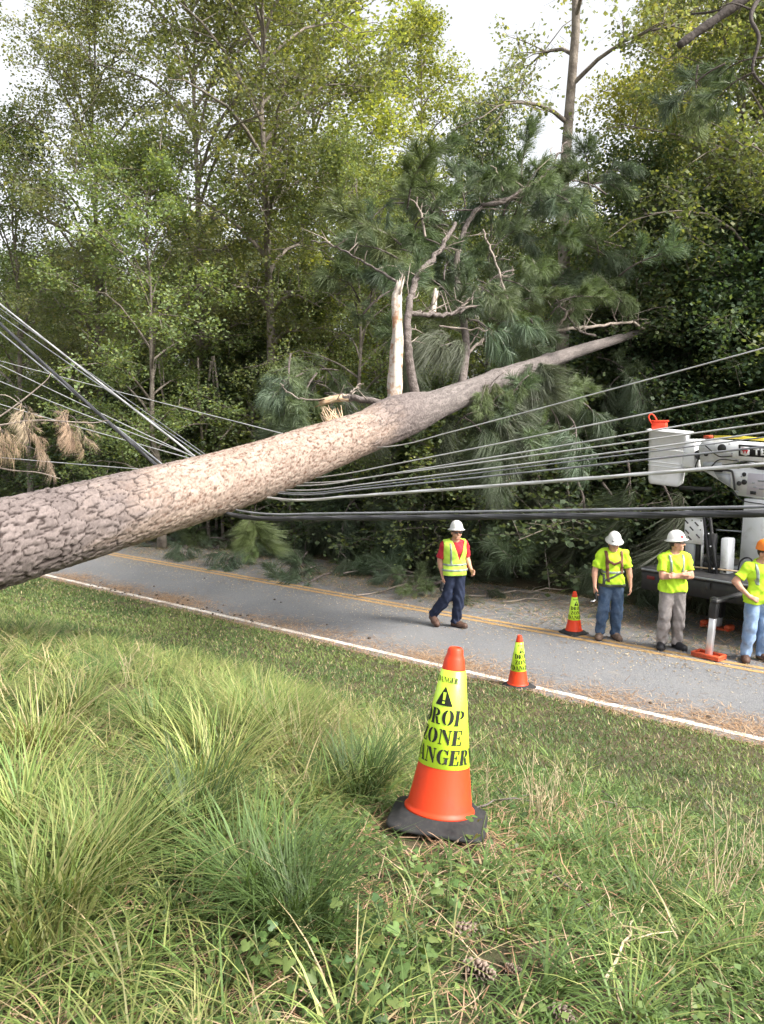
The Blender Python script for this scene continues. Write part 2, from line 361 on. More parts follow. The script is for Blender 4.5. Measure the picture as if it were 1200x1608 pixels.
def m_bark():
    m = mat('pine_bark', (.3, .25, .22), .9, spec=.15); nt = m.node_tree; b = nt.nodes['Principled BSDF']
    c = mixc(nt, attr(nt, 'plate', 'Fac'), (.120, .099, .094), (.200, .166, .157))
    c = mixc(nt, attr(nt, 'upper', 'Fac'), c, mixc(nt, attr(nt, 'plate', 'Fac'), (.105, .092, .088), (.205, .18, .17)))
    c = mixc(nt, attr(nt, 'scrape', 'Fac'), c, mixc(nt, attr(nt, 'plate', 'Fac'), (.28, .212, .172), (.385, .305, .255)))
    geo = nt.nodes.new('ShaderNodeNewGeometry'); n1 = node(nt, 'ShaderNodeTexNoise', Scale=30.0, Detail=8.0, Roughness=.7); nt.links.new(geo.outputs['Position'], n1.inputs['Vector'])
    r = node(nt, 'ShaderNodeMapRange'); r.inputs[1].default_value = .3; r.inputs[2].default_value = .7; r.inputs[3].default_value = .75; r.inputs[4].default_value = 1.2; nt.links.new(n1.outputs[0], r.inputs[0])
    h = nt.nodes.new('ShaderNodeHueSaturation'); nt.links.new(r.outputs[0], h.inputs['Value']); nt.links.new(c, h.inputs['Color'])
    c = mixc(nt, attr(nt, 'speck', 'Fac'), h.outputs[0], (.13, .075, .055))
    c = mixc(nt, attr(nt, 'crack', 'Fac'), c, (.030, .022, .020))
    nt.links.new(c, b.inputs['Base Color'])
    bp = node(nt, 'ShaderNodeBump', Strength=.5, Distance=.006); nt.links.new(n1.outputs[0], bp.inputs['Height']); nt.links.new(bp.outputs[0], b.inputs['Normal'])
    return m
bark_limb = mat('pine_limb_bark', (.175, .15, .14), .9, spec=.15, noise=(14, (.085, .07, .062), .4, .62), bump=(45, 1.0, .02))
bark_grey = mat('dead_stick_bark', (.34, .29, .25), .9, spec=.15, noise=(12, (.16, .13, .11), .4, .7), bump=(50, .7, .006))
wood_raw = mat('torn_pale_wood', (.62, .48, .33), .75, spec=.2, noise=(14, (.44, .24, .12), .45, .68), bump=(60, .5, .005))
wood_grey = mat('bleached_torn_wood', (.46, .41, .36), .8, spec=.2, noise=(7, (.26, .14, .08), .48, .62), bump=(55, .7, .006))

# needles -----------------------------------------------------------
needle_m = leaf_mat('pine_needles', trans=.25, rough=.45, spec=.35, objvar=.22, tcol=(1.1, 1.2, .6))
dry_needle_m = leaf_mat('dry_pine_needles', trans=.2, rough=.7, spec=.1, objvar=.12, tcol=(1, 1, 1))
def tuft(rng, o, d, n, L, w, droop, colr, var=.35):
    """n needles from twig end o along d; each needle one thin triangle pair bent by gravity"""
    d = d / np.linalg.norm(d)
    v = rng.normal(size=(n, 3)); v /= np.linalg.norm(v, axis=1)[:, None]
    dirs = d * (.55 + .5 * rng.random((n, 1))) + v * .62; dirs /= np.linalg.norm(dirs, axis=1)[:, None]
    Ls = L * (.7 + .5 * rng.random((n, 1))); st = o - d * rng.random((n, 1)) * L * .55
    mid = st + dirs * Ls * .55; mid[:, 2] -= droop * Ls[:, 0] * .2
    tip = st + dirs * Ls; tip[:, 2] -= droop * Ls[:, 0] * .75
    side = np.cross(dirs, rng.normal(size=(n, 3))); side /= np.linalg.norm(side, axis=1)[:, None] + 1e-9
    V = np.stack([st - side * w * .5, st + side * w * .5, mid + side * w * .5, mid - side * w * .5, tip], 1).reshape(-1, 3)
    b = np.arange(n)[:, None] * 5
    q = b + np.array([[0, 1, 2, 3]]); t = b + np.array([[3, 2, 4]])
    c = np.asarray(colr) * (1 + var * (rng.random((n, 1)) - .5)) * (1 + .5 * (rng.random() - .5)); c = np.repeat(c, 5, 0)
    return V, q, t, c
def bough(seed, L=1.0, ntw=9, nn=42, nl=.21, w=.0055, droop=.35, colr=(.05, .085, .045), flat=.5, dens=1.0):
    """a pine bough along +X: a woody stem mesh and a needle mesh"""
    rng = np.random.default_rng(seed); mb = MB(); VV, QQ, TT, CC = [], [], [], []; base = 0
    x = np.linspace(0, 1, 7); stem = np.stack([x * L, .06 * L * np.sin(x * 4 + rng.random() * 6), -droop * .25 * L * x ** 2 + .04 * L * np.sin(x * 5)], 1)
    mb.tube(stem, np.linspace(.016, .005, 7), 5); ends = [(stem[-1], stem[-1] - stem[-2]), (stem[-2], stem[-1] - stem[-2])]
    for k in range(ntw):
        f = .2 + .75 * (k + rng.random()) / ntw; i = f * 6; i0 = int(i); p = stem[i0] + (stem[min(i0 + 1, 6)] - stem[i0]) * (i - i0)
        a = (1 if k % 2 else -1) * (.5 + .5 * rng.random()); d = np.array([math.cos(a), math.sin(a), flat * rng.normal() * .8]); d /= np.linalg.norm(d)
        l = L * (.22 + .28 * rng.random()) * (1.15 - .5 * f); m = p + d * l * .55; e = p + d * l + np.array([0, 0, -.12 * l * droop * 3 + .05])
        mb.tube(np.array([p, m, e]), [.006, .005, .003], 4); ends.append((e, e - m)); ends.append((m, e - p))
        if rng.random() < .7: ends.append((p + (e - p) * .8, e - m))
    for (o, d) in ends:
        V, q, t, c = tuft(rng, o, d, int(nn * dens * (.7 + .6 * rng.random())), nl, w, droop, colr)
        VV.append(V); QQ.append(q + base); TT.append(t + base); CC.append(c); base += len(V)
    V = np.concatenate(VV)
    return mb.mesh('bough_stem', bark_limb, True), V, np.concatenate(QQ), np.concatenate(TT), np.concatenate(CC)
def bough_meshes(seed, material, **kw):
    st, V, q, t, c = bough(seed, **kw)
    return st, mesh_np('needles', V, [q, t], material, False, {'tint': c})
BOUGHS = [bough_meshes(100 + k, needle_m, colr=[(.115, .155, .092), (.125, .165, .082), (.095, .13, .085), (.14, .175, .078)][k], droop=[.3, .6, .9, .5][k], dens=1.25) for k in range(4)]
HANG = [bough_meshes(140 + k, needle_m, L=.9, colr=[(.115, .15, .062), (.088, .115, .07), (.10, .115, .075)][k], droop=1.5, nl=.26, dens=1.2) for k in range(3)]

pine = thing('fallen_pine', 'huge uprooted pine lying across the road on the sagging cables', 'fallen tree', SN(-6.68, 0.4, tz(*SN(-6.68, .4)[:2])))
add('trunk', make_trunk(), pine, world=True)
def limb(pts, r0, r1, material=bark_limb, name='branch', seg=8, wob=.02, seed=0):
    r0, r1 = r0 * .8, r1 * .8
    c = spline([P(*p) for p in pts], 6); rng = np.random.default_rng(seed + int(pts[0][0]))
    c = c + wob * rng.normal(size=c.shape) * np.linspace(0, 1, len(c))[:, None]
    c = spline(c, 3); K = len(c); mb = MB(); seg = max(seg, 10) if r0 > .03 else seg; mb.tube(c, np.linspace(r0, r1, K), seg)
    v = mb.V[0].reshape(K, seg, 3); a_ = np.arange(seg) * 2 * math.pi / seg; bump = (fbm(np.cos(a_)[None] * 2.5 + np.zeros((K, 1)), np.sin(a_)[None] * 2.5, (np.arange(K) * .35)[:, None], seed + 3) - .5) * .34; v += (v - c[:, None]) * bump[..., None]
    o_ = add(name, mb.mesh(name, material, True), pine, world=True); L_ = np.linalg.norm(c[-1] - c[0])
    if name == 'branch' and r0 > .02:                                     # short broken side twigs
        for k in range(int(4 + L_ * 2.2)):
            i = int((.2 + .78 * rng.random()) * (K - 1)); d = rng.normal(size=3); d[2] = abs(d[2]) * .6; d /= np.linalg.norm(d); l = .12 + .38 * rng.random(); m_ = c[i] + d * l * .5 + .03 * rng.normal(size=3); e_ = m_ + (d + .5 * rng.normal(size=3)) * l * .5
            tb = MB(); tb.tube(np.array([c[i], m_, e_]), [.011, .008, .003], 5); tb.tube(np.array([m_, m_ + (rng.normal(size=3) * .6 + d) * l * .3]), [.006, .002], 4); add('side_twig', tb.mesh('side_twig', bark_grey, True), o_)
    return o_, c
def snag(pts, r0, r1, material, seed, name='broken_limb', spikes=7, spl=.28):
    """a limb torn off: ragged sides and long splinters at the end"""
    c = spline([P(*p) for p in pts], 8); rng = np.random.default_rng(seed); K = len(c); SEG = 20; mb = MB()
    t = np.gradient(c, axis=0); t /= np.linalg.norm(t, axis=1)[:, None]; fr = rot_from(t[K // 2]); rr = np.linspace(r0, r1, K)
    ang = np.arange(SEG) * 2 * math.pi / SEG; V = []
    for i in range(K):
        k = rr[i] * (1 + .75 * (fbm(np.cos(ang) * 3 + 5, np.sin(ang) * 3, i * .16, seed) - .5) + .5 * (fbm(np.cos(ang) * 7, np.sin(ang) * 7, i * .09, seed + 9) - .5))
        V.append(c[i] + k[:, None] * (np.cos(ang)[:, None] * fr[:, 0] + np.sin(ang)[:, None] * fr[:, 1]))
    V = np.array(V); V[-1] += t[-1] * (rng.random(SEG) ** 2 * spl * 1.3)[:, None]; V[-2] += t[-1] * (rng.random(SEG) * .05)[:, None]
    i, j = np.meshgrid(np.arange(K - 1), np.arange(SEG), indexing='ij'); j2 = (j + 1) % SEG
    mb.quads(V.reshape(-1, 3), np.stack([i * SEG + j, i * SEG + j2, (i + 1) * SEG + j2, (i + 1) * SEG + j], -1).reshape(-1, 4)); mb.NG.append(np.arange(SEG)[None] + (K - 1) * SEG)
    for k in range(spikes):
        o = c[-1] - t[-1] * .08 + fr[:, 0] * rng.normal() * r1 * .5 + fr[:, 1] * rng.normal() * r1 * .5
        e = o + t[-1] * spl * (.5 + rng.random()) + fr[:, 0] * rng.normal() * .02
        mb.tube(np.array([o, (o + e) / 2, e]), [r1 * .3, r1 * .2, .002], 5)
    return add(name, mb.mesh(name, material, False), pine, world=True)
snag([(620, 645, 11.0), (621, 590, 11.0), (624, 530, 11.05), (623, 470, 11.1), (626, 456, 11.1)], .098, .055, wood_grey, 3, spl=.2, spikes=10)['label'] = 'upright torn limb with bleached bare wood'
limb([(657, 640, 11.1), (645, 580, 11.15), (640, 520, 11.25), (645, 470, 11.5), (657, 430, 12.0), (690, 395, 12.8), (716, 350, 13.4)], .085, .04)
limb([(643, 492, 11.4), (672, 494, 11.8), (705, 492, 12.2), (745, 484, 12.9)], .05, .03)
limb([(706, 495, 12.2), (730, 478, 12.4), (752, 455, 12.7)], .03, .012)
snag([(680, 490, 12.2), (682, 475, 12.2), (684, 462, 12.2)], .045, .04, wood_grey, 5, spl=.08, spikes=3)
limb([(612, 636, 10.9), (580, 629, 10.9), (545, 624, 10.95), (520, 625, 11.0)], .062, .05)
snag([(548, 624, 10.95), (528, 626, 10.97), (512, 630, 11.0)], .05, .045, wood_raw, 6, spl=.14)['label'] = 'torn limb end with orange splintered wood'
limb([(512, 627, 11.0), (480, 627, 11.1), (455, 617, 11.2), (440, 603, 11.3)], .016, .007, bark_grey, 'twig', 5)
limb([(550, 616, 11.0), (560, 608, 11.05), (568, 602, 11.1)], .014, .006, bark_grey, 'twig', 5)
# pale splinters standing behind the trunk
mb = MB(); rg = np.random.default_rng(8); o = P(533, 676, 10.6)
for k in range(26):
    f = rg.normal(); e = P(500 + 36 * rg.random() + 6 * f, 634 + 24 * rg.random(), 10.7 + .2 * rg.random()); oo = o + np.array([.10 * rg.normal(), .05 * rg.normal(), -.12])
    mb.tube(np.array([oo, (oo + e) / 2 + .02 * rg.normal(size=3), e]), [.016, .012, .003], 4)
add('splinters', mb.mesh('splinters', wood_raw), pine, world=True)
# big limb reaching up through the needles
limb([(725, 610, 12.6), (732, 540, 13.0), (722, 470, 13.3), (717, 410, 13.6), (730, 360, 13.8), (752, 328, 14.0), (800, 312, 14.2), (845, 284, 14.5), (866, 262, 14.8), (890, 225, 15.2)], .085, .018)
limb([(752, 330, 14.0), (720, 330, 14.0), (690, 332, 13.9), (660, 322, 13.8)], .022, .008)
limb([(756, 322, 14.0), (790, 318, 13.9), (822, 296, 14.0), (838, 290, 14.2)], .045, .02)
limb([(668, 372, 13.5), (662, 340, 13.5), (655, 312, 13.5)], .028, .016, bark_grey)
limb([(806, 492, 13.6), (790, 450, 13.6), (775, 400, 13.7), (757, 362, 13.8)], .03, .02, bark_grey)
limb([(785, 437, 13.6), (803, 432, 13.5), (806, 418, 13.5)], .012, .006, bark_grey, 'twig', 5)
limb([(790, 300, 14.2), (782, 270, 14.2), (772, 258, 14.2)], .022, .010, bark_grey)
limb([(622, 442, 11.6), (595, 425, 11.8), (560, 404, 12.1), (525, 386, 12.4), (490, 378, 12.6)], .026, .012)
limb([(845, 521, 15.0), (890, 517, 15.4), (940, 512, 15.8), (990, 507, 16.4), (1010, 516, 17.0)], .042, .03, bark_grey)
limb([(935, 527, 15.6), (910, 520, 15.3), (890, 495, 15.0), (874, 470, 14.9)], .03, .012)
limb([(872, 520, 15.2), (885, 500, 15.0), (897, 485, 14.9)], .035, .028, bark_grey)
limb([(1003, 517, 17.6), (1022, 510, 17.8), (1034, 499, 18.0), (1030, 494, 18.0)], .045, .035, bark_grey)
limb([(1030, 500, 18), (1018, 485, 18), (1012, 470, 18), (1003, 455, 18)], .02, .010, bark_grey, 'twig', 5)
limb([(1033, 500, 18), (1038, 470, 18), (1040, 448, 18)], .02, .008, bark_grey, 'twig', 5)
limb([(1000, 465, 17.8), (1001, 440, 17.8), (1010, 410, 17.9), (1011, 388, 18)], .030, .016, bark_grey)
limb([(735, 555, 13.0), (750, 540, 13.1), (770, 528, 13.2)], .035, .02, bark_grey)
limb([(733, 550, 13.0), (745, 530, 13.0), (757, 515, 13.0)], .018, .01, bark_grey, 'twig', 5)
limb([(690, 512, 12.6), (730, 517, 12.8), (770, 518, 13.0)], .022, .012, bark_grey, 'twig', 5)
# needle boughs: blobs (px, py, depth, spread px, count, kind)
rng = np.random.default_rng(77)
def put_bough(parent, protos, k, loc, rot, sc, world=True, name='bough'):
    st, nd = protos[k % len(protos)]
    a = add(name, st, parent, world=world); a.location = loc; a.rotation_euler = rot; a.scale = (sc,) * 3
    b = add('needles', nd, a); return a
blobs = [(765, 318, 14.9, 42, 18, 8), (850, 300, 15.3, 42, 12, 7), (925, 305, 16.0, 35, 18, 7), (690, 350, 14.3, 34, 30, 8), (640, 400, 13.2, 32, 24, 6),
         (840, 350, 15.6, 55, 32, 6), (735, 440, 14.2, 45, 30, 6), (820, 445, 15.0, 45, 30, 7), (910, 410, 16.2, 50, 42, 6), (560, 480, 13.4, 45, 32, 5),
         (690, 470, 13.2, 30, 24, 4), (770, 508, 14.4, 35, 14, 5), (500, 590, 12.4, 55, 28, 9), (760, 640, 12.4, 22, 18, 5), (805, 650, 12.9, 20, 22, 6), (690, 560, 13.0, 36, 28, 4),
         (845, 585, 14.0, 26, 12, 4), (860, 480, 16.4, 50, 22, 5), (870, 640, 15.0, 50, 35, 8), (980, 580, 17.5, 50, 35, 8), (640, 310, 15.2, 32, 30, 3), (725, 430, 13.2, 24, 24, 2), (720, 505, 12.6, 26, 8, 2)]
for (bx, by, bd, sx, sy, cnt) in blobs:
    for k in range(cnt):
        p = P(bx + sx * rng.normal() * .7, by + sy * rng.normal() * .7, bd + rng.normal() * .45)
        low = by > 540
        put_bough(pine, HANG[1:] if low and rng.random() < .5 else BOUGHS, int(rng.integers(4)), tuple(p), (rng.normal() * .4, rng.normal() * .5 + (.5 if low else -.25), rng.random() * 6.28), .75 + .5 * rng.random())
for (px_, py_, d_, sc) in ((398, 798, 8.9, .42), (392, 795, 8.8, .36), (404, 812, 9.0, .34), (402, 792, 8.85, .50), (398, 838, 8.9, .26)):           # the bright sprig hanging below the trunk
    put_bough(pine, HANG, 0, tuple(P(px_, py_, d_)), (rng.normal() * .15, R(86), rng.random() * 6.28), sc, name='hanging_sprig')
for (px_, py_) in ((760, 600), (790, 585), (815, 610), (830, 590), (770, 625)):
    put_bough(pine, BOUGHS, 3, tuple(P(px_, py_, 12.2)), (rng.normal() * .3, R(45), rng.random() * 6.28), .6, name='sprig')
# ------------------------------------------------------------------ woods behind the road
def leaves_np(rng, C, size, colr, var=.5, up=.55):
    n = len(C); nz = rng.normal(size=(n, 3)); nz[:, 2] = np.abs(nz[:, 2]) + up; nz /= np.linalg.norm(nz, axis=1)[:, None]
    a = np.cross(nz, rng.normal(size=(n, 3))); a /= np.linalg.norm(a, axis=1)[:, None] + 1e-9; b = np.cross(nz, a)
    s = size * (.6 + .8 * rng.random((n, 1))); w = s * (.32 + .2 * rng.random((n, 1))); cup = nz * s * .12
    V = np.stack([C - a * s * .5, C + b * w - cup, C + a * s * .5 - cup * 1.6, C - b * w - cup], 1).reshape(-1, 3)
    q = np.arange(n)[:, None] * 4 + np.arange(4)[None]
    k = 1 + var * (rng.random((n, 1)) - .5); y = rng.random((n, 1)) ** 4
    c = np.asarray(colr)[None] * k * (1 + y * np.array([[.75, .45, .1]]))
    return V, q, np.repeat(c, 4, 0)
def make_tree(seed, H, r0, base, spread, nl, leafn, lsize, colr, up=(.35, .9), prof='oval', sub=6, tw=5, sig=.2, fork=False):
    """returns trunk mesh, list of branch-mesh data (one), crown mesh; tree stands at the origin"""
    rng = np.random.default_rng(seed); wood = MB(); br = MB(); pts = []
    z = np.linspace(0, 1, 14); wob = np.cumsum(rng.normal(size=(14, 2)), 0) * .012 * H * .35; wob -= wob[0]
    tr = np.stack([wob[:, 0], wob[:, 1], z * H * .97], 1); wood.tube(tr, r0 * (1 - .93 * z ** .8) * (1 + .35 * np.exp(-z * 30)), 9)
    def at(f): i = f * 13; k = min(int(i), 12); return tr[k] + (tr[k + 1] - tr[k]) * (i - k)
    for i in range(nl):
        f = base + (1 - base) * ((i + .6 * rng.random()) / nl); g = (f - base) / (1 - base)
        pr = {'oval': math.sin(math.pi * (.12 + .82 * g)) ** .7, 'cone': 1.05 - .85 * g, 'top': .35 + .75 * math.sin(math.pi * min(1, .25 + .7 * g))}[prof]
        L = spread * pr * (.7 + .5 * rng.random()); az = i * 2.4 + rng.normal() * .5; el = up[0] + (up[1] - up[0]) * g + .15 * rng.normal()
        o = at(min(f, .985)); d = np.array([math.cos(az) * math.cos(el), math.sin(az) * math.cos(el), math.sin(el)])
        t = np.linspace(0, 1, 6)[:, None]; lm = o + d * L * t + np.array([0, 0, 1]) * L * (.14 * np.sin(t * 3) - .16 * t ** 2) + np.cumsum(rng.normal(size=(6, 3)) * .035 * L, 0) * t
        br.tube(lm, np.linspace(max(.018, r0 * (.42 if r0 < .2 else .26) * (1 - .6 * g)), .010, 6), 5, cap=False)
        for s in range(sub):
            q = .25 + .75 * (s + rng.random()) / sub; k = min(int(q * 5), 4); o2 = lm[k] + (lm[k + 1] - lm[k]) * (q * 5 - k)
            d2 = d * .6 + rng.normal(size=3) * .7; d2[2] = d2[2] * .7 + .12; d2 /= np.linalg.norm(d2); L2 = L * (.25 + .2 * rng.random()) + .25
            m2 = o2 + d2 * L2 * .5 + rng.normal(size=3) * .05; e2 = o2 + d2 * L2 - np.array([0, 0, .08 * L2]); br.tube(np.array([o2, m2, e2]), [.014, .010, .005], 4, cap=False)
            for w in range(tw):
                o3 = o2 + (e2 - o2) * (.25 + .75 * rng.random()); d3 = d2 * .5 + rng.normal(size=3) * .8; d3 /= np.linalg.norm(d3); L3 = .3 + .45 * rng.random()
                e3 = o3 + d3 * L3 - np.array([0, 0, .12 * L3]); br.tube(np.array([o3, e3]), [.004, .002], 3, cap=False); pts.append((o3, e3))
    pts = np.array(pts); n = leafn; k = rng.integers(len(pts), size=n); f = rng.random((n, 1)) ** .7
    C = pts[k, 0] + (pts[k, 1] - pts[k, 0]) * f + rng.normal(size=(n, 3)) * sig * np.array([1, 1, .75])
    V, q, c = leaves_np(rng, C, lsize, colr)
    c *= (1 + .35 * (_hash(k, k * 0, k * 0, seed)[:, None] - .5)).repeat(4, 0)
    return wood, br, mesh_np('crown', V, [q], leaf_m, False, {'tint': c})
leaf_m = leaf_mat('leaves', trans=.46, rough=.5, spec=.3, objvar=.25, tcol=(1.4, 1.36, .55))
tree_bark = mat('tree_bark', (.27, .235, .20), .95, spec=.1, noise=(5, (.13, .11, .095), .4, .65), bump=(25, .8, .02))
def proto(*a, **k):
    w, b, c = make_tree(*a, **k); return (w.mesh('trunk', tree_bark, True), b.mesh('branches', tree_bark, True), c)
GRN = (.158, .202, .096); YEL = (.25, .285, .095); DRK = (.086, .125, .07); GRY = (.182, .218, .125)
TREES = {
 'broad_a': proto(1, 16, .17, .24, 4.0, 38, 42000, .082, GRY, sub=7, tw=5, sig=.15),
 'broad_b': proto(2, 16, .19, .32, 3.5, 34, 36000, .082, GRN, sub=7, tw=5, sig=.15),
 'broad_c': proto(3, 13, .13, .12, 3.4, 30, 36000, .085, GRN, sub=6, tw=5, sig=.16),
 'slim': proto(4, 15, .12, .18, 2.0, 32, 34000, .085, YEL, sub=6, tw=4, sig=.15),
 'dark': proto(5, 11, .12, .06, 3.0, 32, 40000, .092, DRK, sub=7, tw=5, sig=.22),
 'sparse': proto(6, 20, .20, .44, 4.0, 16, 9500, .085, GRY, sub=8, tw=6, sig=.13, up=(.05, .8)),
 'gold': proto(7, 14, .12, .25, 3.0, 30, 34000, .085, YEL, sub=6, tw=5, sig=.16),
}
SHRUBS = {
 'leafy': proto(11, 3.2, .035, .04, 1.7, 26, 15000, .075, DRK, sub=5, tw=4, sig=.16, prof='cone', up=(.2, 1.0)),
 'loose': proto(12, 2.6, .03, .04, 1.5, 22, 11000, .07, GRN, sub=5, tw=4, sig=.16, up=(.3, 1.1)),
 'vine': proto(13, 8.0, .08, .02, 2.6, 44, 52000, .09, (.072, .115, .065), sub=6, tw=5, sig=.2, prof='top', up=(.0, .8)),
}
HEIGHT = {'broad_a': 16, 'broad_b': 16, 'broad_c': 13, 'slim': 15, 'dark': 11, 'sparse': 20, 'gold': 14, 'leafy': 3.2, 'loose': 2.6, 'vine': 8.0}
def plant(kind, x, y, H, rz, name, label, cat, group=None, squash=1.0, trunkless=False):
    pr = TREES.get(kind) or SHRUBS[kind]; k = H / HEIGHT[kind]
    root = thing(name, label, cat, (x, y, tz(x, y) - .05), rz, group); root.scale = (k * squash, k * squash, k)
    if not trunkless: add('trunk', pr[0], root)
    add('branches', pr[1], root); add('crown' if cat == 'tree' else 'foliage', pr[2], root)
    return root
def at_px(px, d): return (px - 600) / FPX * d, d
rng = np.random.default_rng(5)
hero = [(318, 25.5, 'broad_a', 18.5, 1.0, 'tall grey green tree, thin trunk left of the dark trunked tree'),
        (432, 24.0, 'broad_b', 18.0, 1.0, 'tall tree with a dark straight trunk left of the broken pine limb'),
        (165, 27.5, 'broad_a', 16.8, .95, 'broad leafy tree reaching the sky at the upper left'),
        (45, 28.0, 'broad_c', 13.6, 1.0, 'bushy tree at the left edge behind the cables'),
        (530, 29.0, 'slim', 19.5, 1.35, 'sunlit tree behind and right of the dark trunked tree'),
        (655, 36.0, 'slim', 20.0, 1.0, 'narrow bright tree standing apart against the white sky'),
        (866, 19.0, 'sparse', 23.0, .95, 'tallest bare trunked tree with a forked top, centre right'),
        (765, 27.0, 'dark', 12.6, .7, 'small dark tree against the sky left of the tall forked tree'),
        (1050, 23.0, 'gold', 14.0, .9, 'yellow green backlit tree right of the tall forked tree'),
        (1120, 19.0, 'broad_b', 14.0, .95, 'leafy tree at the right behind the bucket truck'),
        (1215, 18.0, 'broad_c', 13.0, 1.0, 'green tree cut off by the right edge of the photo'),
        (1090, 27.0, 'gold', 19.0, .75, 'tall golden green tree at the upper right'),
        (250, 22.5, 'broad_c', 11.0, 1.1, 'lower pale green tree in front of the left hand trees'),
        (560, 22.0, 'broad_c', 10.5, .9, 'mid height tree behind the torn upright limb'),
        (985, 19.0, 'dark', 9.0, 1.0, 'dark thick tree behind the tip of the fallen pine')]
for px, d, kind, H, sq, lab in hero:
    x, y = at_px(px, d); plant(kind, x, y, H, 3.4 if kind == 'sparse' else rng.random() * 6.28, 'woodland_tree', lab, 'tree', 'trees at the edge of the woods', sq)
k = 0
for row, (n0, cnt) in enumerate(((20.5, 15), (25, 16), (31, 16), (39, 15))):
    for i in range(cnt):
        s = -48 + (60 + row * 6) * (i + .7 * rng.random()) / cnt; n = n0 + rng.normal() * 1.2; p = SN(s, n)
        if p[1] < 14: continue
        px = 600 + FPX * p[0] / p[1]
        if px < -250 or px > 1450: continue
        gap = 680 < px < 985
        H = min(7.5 + 3.5 * rng.random() + row * 1.0, 3.5 + p[1] * ((668 - 260) / 1250) if gap else 99)
        plant(('dark', 'broad_c', 'gold', 'dark', 'broad_c')[int(rng.integers(5))], p[0], p[1], H, rng.random() * 6.28, 'background_tree', 'one of the crowded dark trees deep in the woods', 'tree', 'crowded trees deep in the woods', 1.15)
for i in range(46):
    s = -34 + 38 * (i + rng.random()) / 46; n = 16.1 + abs(rng.normal()) * 1.2; p = SN(s, n)
    if s > -9: p = SN(s, n + 2.2)
    plant(('leafy', 'loose', 'leafy')[i % 3], p[0], p[1], 2.2 + 2.6 * rng.random(), rng.random() * 6.28, 'shrub', 'dark leafy shrub in the undergrowth along the far road side', 'shrub', 'undergrowth shrubs along the far side of the road', 1.2)
for i, (px, d, H) in enumerate(((1085, 19.2, 7.6), (1165, 18.4, 7.8), (1250, 17.8, 7.4), (1025, 20.2, 6.5), (1135, 21.0, 9), (950, 20.8, 5.0), (1215, 20.5, 9.0), (860, 21.5, 4.6))):
    x, y = at_px(px, d); plant('vine', x, y, H, rng.random() * 6.28, 'vine_thicket', ('dark vine mound directly behind the lift bucket', 'dark vine mound behind the boom of the truck', 'vine mound at the right edge behind the truck', 'vine mound just right of the fallen pine tip', 'tall vine column rising behind the lift bucket', 'low vine mound under the tip of the fallen pine', 'tallest vine column at the right edge of the photo', 'low vine mound behind the harnessed worker')[i], 'vine thicket', 'vine covered bushes behind the truck', 1.05)
# small bare saplings in the shade at the left
for i, (px, d) in enumerate(((312, 24), (326, 23.6), (338, 24.2), (348, 23.8), (300, 24.5))):
    x, y = at_px(px, d); zb = tz(x, y); mb = MB(); t = np.linspace(0, 1, 6)[:, None]; mb.tube(np.array([x, y, zb - .05]) + t * np.array([.3 * rng.normal(), 0, 5.5]) + .06 * rng.normal(size=(6, 3)) * t, np.linspace(.055, .03, 6), 7)
    tag(add('sapling', mb.mesh('sapling', bark_grey, True)), 'thin bare pale sapling stem in the shade of the woods', 'sapling', 'pale sapling stems in the shade')

# near pine limb reaching into the top right corner
shaded_bark = mat('shaded_limb_bark', (.075, .065, .06), .9, spec=.1, bump=(30, .8, .02))  # backlit shade put into the colour: darker than the other pine limb bark
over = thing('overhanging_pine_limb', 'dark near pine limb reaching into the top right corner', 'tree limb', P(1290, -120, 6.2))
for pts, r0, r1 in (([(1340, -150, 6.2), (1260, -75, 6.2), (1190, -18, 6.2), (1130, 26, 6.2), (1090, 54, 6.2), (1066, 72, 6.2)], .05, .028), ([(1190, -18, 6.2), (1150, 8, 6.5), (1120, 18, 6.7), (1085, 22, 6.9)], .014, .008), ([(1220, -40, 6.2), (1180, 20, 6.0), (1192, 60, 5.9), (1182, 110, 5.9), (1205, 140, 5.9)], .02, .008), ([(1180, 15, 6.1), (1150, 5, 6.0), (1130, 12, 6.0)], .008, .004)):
    mb = MB(); c = spline([P(*q) for q in pts], 6); mb.tube(c, np.linspace(r0, r1, len(c)) * (1 + .08 * rng.normal(size=len(c))), 8); add('branch', mb.mesh('branch', shaded_bark, True), over, world=True)
for k in range(6):
    put_bough(over, BOUGHS, k, tuple(P(1165 + 45 * rng.normal(), 55 + 65 * rng.random(), 6.3 + .3 * rng.normal())), (rng.normal() * .4, .5 + .4 * rng.normal(), rng.random() * 6.28), .42 + .2 * rng.random())
